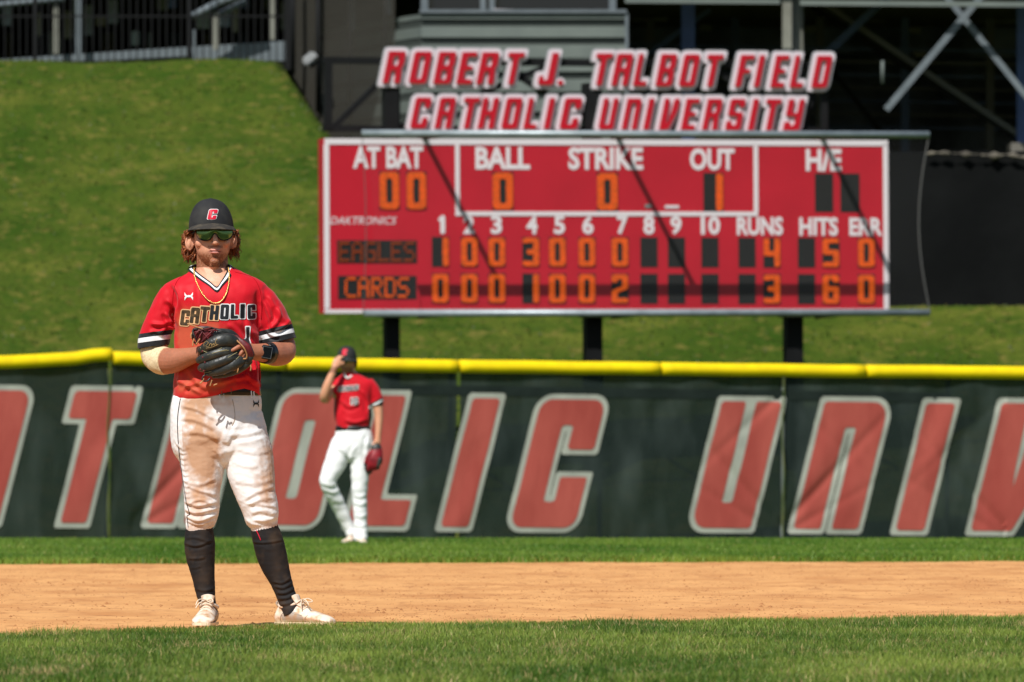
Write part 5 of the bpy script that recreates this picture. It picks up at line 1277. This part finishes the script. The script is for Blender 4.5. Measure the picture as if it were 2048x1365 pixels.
gtube('lower_loop', [(424,752,-.25),(414,752,-.262),(409,758,-.264),(411,764,-.262),(418,764,-.256),(424,758,-.25)], .0034, m_leath)
gtube('lower_loop', [(430,752,-.255),(440,748,-.262),(452,750,-.258),(462,744,-.26),(474,742,-.255),(484,734,-.25)], .003, m_tan)
for px_, py_ in ((409,705),(414,727),(410,717),(405,741),(412,744)):
    b_ = bmesh.new(); blob(b_, L_(px_, py_, -.274 if px_ > 408 else -.266), (.0045, .004, .0045), seg=8); gpart('lace_knot', b_, m_leatr)
# welting along the stalls
for k in ([(404,716,-.262),(420,712,-.286),(440,706,-.298),(458,702,-.296)], [(403,718,-.262),(424,711,-.288),(446,705.5,-.297),(462,703,-.292)], [(408,737,-.265),(430,729,-.288),(455,720,-.296),(478,707,-.28)],
          [(412,748,-.255),(438,742,-.276),(462,733,-.285),(482,715,-.27)], [(404,697,-.262),(414,706,-.272),(430,707,-.288),(448,698,-.296)]):
    gtube('stitched_welt', k, .0014, m_seam, 4)
# wrist opening rim and strap
gtube('strap_rim', [(471,677,-.255),(478,684,-.268),(486,692,-.276),(493,701,-.276),(497,712,-.270),(496,719,-.264),(490,720,-.262)], .0038, m_tan, 4)
gl_loft('wrist_strap', [(474,676,-.238,5,.010),(484,685,-.252,7,.010),(494,694,-.258,8,.010),(501,704,-.254,8,.010),(504,714,-.246,8,.010)], m_leatr, 12)
gl_loft('wrist_strap', [(503,708,-.236,9,.016),(501,718,-.240,9,.016),(494,726,-.244,8,.014)], m_leath, 12)
# worn gold script patch: flowing strokes, unreadable in the photograph
b_ = bmesh.new()
for k in ([(413,696),(412,690),(417,685),(421,689),(416,694),(422,697)], [(422,696),(425,690),(428,692),(427,696),(431,690),(433,694)], [(433,694),(436,684),(438,680),(436,692),(441,687),(442,691)], [(416,699),(428,697),(444,690)]):
    tube(b_, [L_(a, b, -.2955+.010*((a-436)/26)**2) for a, b in catmull(k, 4)], .0013, 5)
gpart('gold_script', b_, M('worn gold foil', srgb(196,158,92), .6, .4, col2=srgb(130,108,70), ns=60))

# ---------------------------------------------------------------- the outfielder
of = Fig(712, 1090, 81.5); lo_fg = fg
def lf(bm_, keys, sub=4, n=18, p=2.0, rnd=True, flat=False):
    r = of.ch(keys, sub); loft(bm_, rounded(r) if rnd else r, n, p, flat=flat)
O_ = of.L
man2 = tag(empty('person', of.o), 'outfielder in red jersey and white trousers shading his face before the fence', 'person', 'ball players on the field')
bm = bmesh.new()
blob(bm, O_(693, 722, 0), (.078, .098, .112), seg=18); lf(bm, [(692,722,-.02,14,.075),(691,735,-.035,12,.06),(690,743,-.045,7,.04)], 3)
blob(bm, O_(690, 731, -.105), (.012, .018, .02)); blob(bm, O_(690, 738, -.095), (.02, .012, .01))
blob(bm, O_(708, 731, .0), (.01, .016, .028))
lf(bm, [(697,738,.01,12,.06),(700,752,.02,13,.062),(704,763,.02,22,.075)], 3)
lf(bm, [(706,772,.02,28,.09),(706,800,.02,32,.10),(705,850,.02,32,.095),(706,880,.02,34,.10)], 3)
lf(bm, [(682,770,.0,9,.045),(662,785,-.06,10,.048),(651,799,-.12,9.5,.043),(650,790,-.17,9.5,.042),(657,768,-.19,8.5,.038),(667,744,-.185,6.5,.03),(671,734,-.18,6,.024)], 4)
lf(bm, [(670,738,-.18,7,.020),(674,727,-.175,9,.018),(677,721,-.165,9,.016)], 3, 12)
for k in range(4): lf(bm, [(672+2.6*k,722-.6*k,-.168,2.1,.010),(675+2.9*k,716-.3*k,-.162,2.0,.0095),(679+3.0*k,713+.3*k,-.152,1.8,.009)], 3, 8)
lf(bm, [(679,732,-.17,2.3,.011),(686,728,-.163,2.1,.010),(690,723,-.155,1.9,.009)], 3, 8)
lf(bm, [(739,779,.02,9,.045),(752,800,.03,11,.05),(757,830,.02,9,.042),(757,855,.0,7,.034),(756,872,-.01,6,.028),(755,885,-.015,7,.022)], 4)
for k in range(4): lf(bm, [(749+3.5*k,890,-.02,2.1,.010),(748+3.5*k,901,-.03,2.0,.0095),(746+3*k,909,-.045,1.8,.009)], 3, 8)
lf(bm, [(750,884,-.03,2.4,.011),(745,893,-.04,2.2,.01),(742,900,-.045,2.0,.009)], 3, 8)
lf(bm, [(722,900,.02,16,.08),(722,980,.01,11,.05),(721,1050,.01,7,.038),(720,1078,0,8,.04)], 3); lf(bm, [(684,890,.0,15,.08),(662,945,-.05,13,.06),(658,965,-.055,12,.055),(664,984,-.03,10,.05),(688,1034,.09,8,.045),(702,1064,.12,7,.038),(703,1078,.11,7,.038)], 3)
b2 = remesh(bm, .0075, 2); P = co(b2); u, v = of.px(P)
c = np.tile(np.array(srgb(206,146,114)), (len(P), 1))*(1+.08*vnoise(P, 20, 1, 2)[:, None])
bd = (sm(v, 731, 737)*(v < 747)*(P[:, 1] < 0)*.7)[:, None]*(u < 706)[:, None]; c = c*(1-bd)+np.array(srgb(110,66,42))*bd
setcol(b2, np.clip(c, 0, 1)); link('body', b2, m_skin, man2, True)
bm = bmesh.new()
lf(bm, [(706,858,.02,34,.112),(706,840,.02,36,.122),(706,810,.02,37,.122),(707,785,.02,39,.122),(708,768,.02,39,.115),(706,759,.02,33,.105),(704,752,.02,23,.095),(700,747,.015,14,.08)], 4, 32, 2.3, False, True)
lf(bm, [(733,764,.02,13,.062),(745,782,.025,15,.066),(752,800,.03,14.5,.066),(753,812,.03,14,.066)], 4, 20, 2, False)
lf(bm, [(683,764,.01,13,.062),(674,777,-.02,13,.060),(664,789,-.06,12.5,.056)], 4, 20, 2, False)
j2 = remesh(bm, .008, 3); fl_ = fg; 
def folds2(me, fl): folds(me, of, fl)
folds2(j2, [([(680,800),(700,815),(720,805)], 4, .008), ([(690,840),(710,846),(735,838)], 4, .010), ([(722,780),(735,800),(738,830)], 4, .010), ([(688,775),(690,800),(684,830)], 4, .006)]); wrinkle(j2, .012, 7, 3)
bvj2 = bvh_of(j2); P = co(j2); u, v = of.px(P); setcol(j2, np.tile(RED, (len(P), 1))*(1+.03*vnoise(P, 9, 2, 2)[:, None]))
q = np.full(len(P), 99.0); mm = (u > 737) & (v > 790); q[mm] = ((815-(u-752)*.55)-v)[mm]*1.0
mm = (u < 672) & (v > 770); q[mm] = ((789-v)+(u-660))[mm]*.9+2
setf(j2, 'band', np.clip(q/18.0, 0, 9)); setf(j2, 'hasband', np.ones(len(P)))
jersey2 = link('jersey', j2, m_jer, man2, True)
for i, (ch, cx) in enumerate(zip('CATHOLIC', (679,684.5,690,695.5,701,706.5,710.5,715))):
    decal('letter_outline', ch, of, bvj2, cx, 779-i*.5, 4.6 if ch != 'I' else 2.6, 10, m_numw, jersey2, .07, .006, 0, .05, .09); decal('letter', ch, of, bvj2, cx, 779-i*.5, 4.6 if ch != 'I' else 2.6, 10, m_num, jersey2, -.02, .010, 0, .05, .09)
for ch, cx in (('1',701),('0',712)): decal('number_outline', ch, of, bvj2, cx, 803, 8, 14, m_numw, jersey2, .07, .006, 0, 0, .09); decal('number', ch, of, bvj2, cx, 803, 8, 14, m_num, jersey2, -.01, .010, 0, 0, .09)
bm = bmesh.new(); tube(bm, [O_(688,748,-.075), O_(695,757,-.095), O_(704,752,-.07), O_(712,746,.0)], .010, 6, 3); bmobj('collar', bm, m_numw, jersey2, True)
bm = bmesh.new(); loft(bm, of.ch([(706,852,.02,34.5,.112),(706,862,.02,35.5,.115)], 1), 32, 2.3); bmobj('belt', bm, m_belt, man2, True)
bm = bmesh.new()
lf(bm, [(706,856,.02,34,.11),(707,872,.02,38,.122),(708,892,.02,39,.125),(707,905,.02,36,.115)], 4, 28, 2.3)
lf(bm, [(724,890,.02,24,.11),(722,920,.015,22,.10),(720,955,.005,18,.085),(719,985,.005,15.5,.072),(720,1015,.012,14.5,.066),(721,1045,.015,13.5,.06),(721,1068,.01,14.5,.062),(721,1076,.0,15,.064)], 4, 22)
lf(bm, [(686,888,.01,24,.108),(674,918,-.02,23,.10),(662,945,-.05,19,.085),(656,962,-.06,17,.08),(662,982,-.03,15.5,.072),(675,1008,.04,14.5,.066),(687,1034,.09,13.5,.06),(697,1054,.12,12,.058),(702,1066,.12,11.5,.058)], 4, 22)
p2 = remesh(bm, .008, 3); folds2(p2, [([(672,895),(690,905),(705,925)], 4, .0065), ([(715,890),(705,905),(700,925)], 4, .0065), ([(643,965),(660,972),(672,968)], 4, .0065), ([(650,980),(668,985),(682,978)], 4, .0065), ([(708,990),(720,994),(734,988)], 4, .0065), ([(709,1005),(722,1010),(735,1003)], 4, .0065), ([(709,1030),(722,1034),(734,1028)], 4, .0055), ([(709,1050),(722,1053),(734,1048)], 4, .0055), ([(668,1000),(680,1004),(692,998)], 4, .0055), ([(738,870),(733,900),(735,930)], 4, .01)])
wrinkle(p2, .006, 9, 4, (1, 1, 1.8)); P = co(p2); setcol(p2, np.tile(WHITE, (len(P), 1))*(1+.02*vnoise(P, 9, 2, 2)[:, None])); link('trousers', p2, m_pant, man2, True)
bm = bmesh.new(); rows = []
for i in range(9):
    t = i/8*math.pi/2*.98; rows.append([bm.verts.new(O_(694.5, 717.5, 0)+Vector((math.cos(a)*19.8/of.s*math.cos(t)**.8-.004, math.sin(a)*.108*math.cos(t)**.8, math.sin(t)*.118-.012*math.sin(a)*0))) for a in [2*math.pi*k/32 for k in range(32)]])
for i in range(8):
    for k in range(32): bm.faces.new((rows[i][k], rows[i][(k+1) % 32], rows[i+1][(k+1) % 32], rows[i+1][k]))
bm.faces.new(rows[-1]); cap2 = bmobj('cap', bm, m_capm, man2, True); bvc2 = bvh_of(cap2.data)
V = []; F = []
for i in range(17):
    a = math.radians(-172+164*i/16)
    for j in range(5): t = j/4; V.append(O_(693.5, 717.5, 0)+Vector((math.cos(a)*(20+1.5*t)/of.s, math.sin(a)*.109-.07*abs(math.sin(a))**.75*t, -.006-.02*t-.008*math.cos(a)**2)))
F = [(i*5+j, i*5+j+5, i*5+j+6, i*5+j+1) for i in range(16) for j in range(4)]
o = obj('brim', V, F, m_capm, cap2, True); sd = o.modifiers.new('t', 'SOLIDIFY'); sd.thickness = .004
decal('letter', 'C', of, bvc2, 689.5, 705, 9, 12, m_cr, cap2, .03, .004, 0, .2, .09)
g2 = empty('sunglasses'); g2.parent = man2
V = [O_(680+28*i/16, 717.6+(7.4 if j else 0)+(1.5*math.cos(i/16*4*math.pi) if j else 0), -.108+.05*((i-8)/8)**2) for i in range(17) for j in range(2)]
o = obj('lens', V, [(2*i, 2*i+1, 2*i+3, 2*i+2) for i in range(16)], M('teal mirror lens', srgb(30,130,130), .2, .6, metal=.6), g2, True); sd = o.modifiers.new('t', 'SOLIDIFY'); sd.thickness = .004
bm = bmesh.new()
for sx in (-1, 1): tube(bm, [O_(694+sx*14, 720, -.06), O_(694+sx*16, 721, -.0)], .004, 6)
bmobj('temple', bm, m_fblack, g2, True)
bm = bmesh.new()
for i in range(70):
    a = rr_.uniform(-.2, math.pi+.2); x_ = 695+17.5*math.cos(a); tube(bm, [O_(x_, 716, .0+.09*math.sin(a)), O_(x_+rr_.uniform(-1,1), 726, .09*math.sin(a)), O_(x_+rr_.uniform(-1,1), rr_.uniform(731,738), .085*math.sin(a))], [.008,.008,.003], 5)
bmobj('hair', bm, m_bhair, man2, True)
for px_, dy_, rz in ((720, -.0, -78), (701, .10, -110)):
    bm = bmesh.new(); rows = []
    for x, w_, h_ in ((-.065,.03,.085),(-.03,.038,.09),(.03,.04,.08),(.09,.044,.06),(.15,.046,.048),(.20,.036,.038),(.225,.018,.025)):
        rows.append([bm.verts.new((x, math.cos(a)*w_, max(.0, h_*.5+math.sin(a)*h_*.5))) for a in [2*math.pi*k/14 for k in range(14)]])
    for i in range(6):
        for k in range(14): bm.faces.new((rows[i][k], rows[i+1][k], rows[i+1][(k+1) % 14], rows[i][(k+1) % 14]))
    bm.faces.new(rows[0]); bm.faces.new(rows[-1][::-1]); o = bmobj('shoe', bm, m_shoe, man2, True); o.location = O_(px_, 1090, dy_); o.rotation_euler = (0, 0, math.radians(rz))
# his glove
gl2 = tag(empty('baseball_glove', of.o+O_(752, 915, -.04)), 'red and black ball glove hanging from the outfielder low hand', 'glove')
def g2p(name, keys, m, n=14):
    b_ = bmesh.new(); loft(b_, rounded(of.ch(keys, 4)), n, 2.2); ob = bmobj(name, b_, m, None, True); ob.data.transform(Matrix.Translation(of.o)); return child(ob, gl2)
m_gred = M('red glove leather', srgb(140,22,32), .5, .3, col2=srgb(104,18,26), ns=12)
g2p('palm', [(755,899,-.03,10,.03),(752,910,-.05,14,.035),(749,922,-.06,16,.035),(747,932,-.06,12,.03)], m_gred)
for k in range(4): g2p('finger_stall', [(741+6.2*k,918,-.085,4,.016),(738+6.2*k,932,-.085,4,.017),(737+6*k,942-1.4*k,-.07,3.4,.014)], m_gred if k < 3 else m_leath)
g2p('thumb_stall', [(741,906,-.07,4.5,.017),(735,916,-.08,4.5,.017),(732,926,-.08,3.6,.014)], m_gred)
g2p('web_panel', [(733,926,-.07,6,.012),(736,938,-.07,7,.012),(740,947,-.06,6,.010)], m_leath)
g2p('wrist_strap', [(750,893,-.03,11,.028),(752,899,-.035,12,.03)], m_leath)
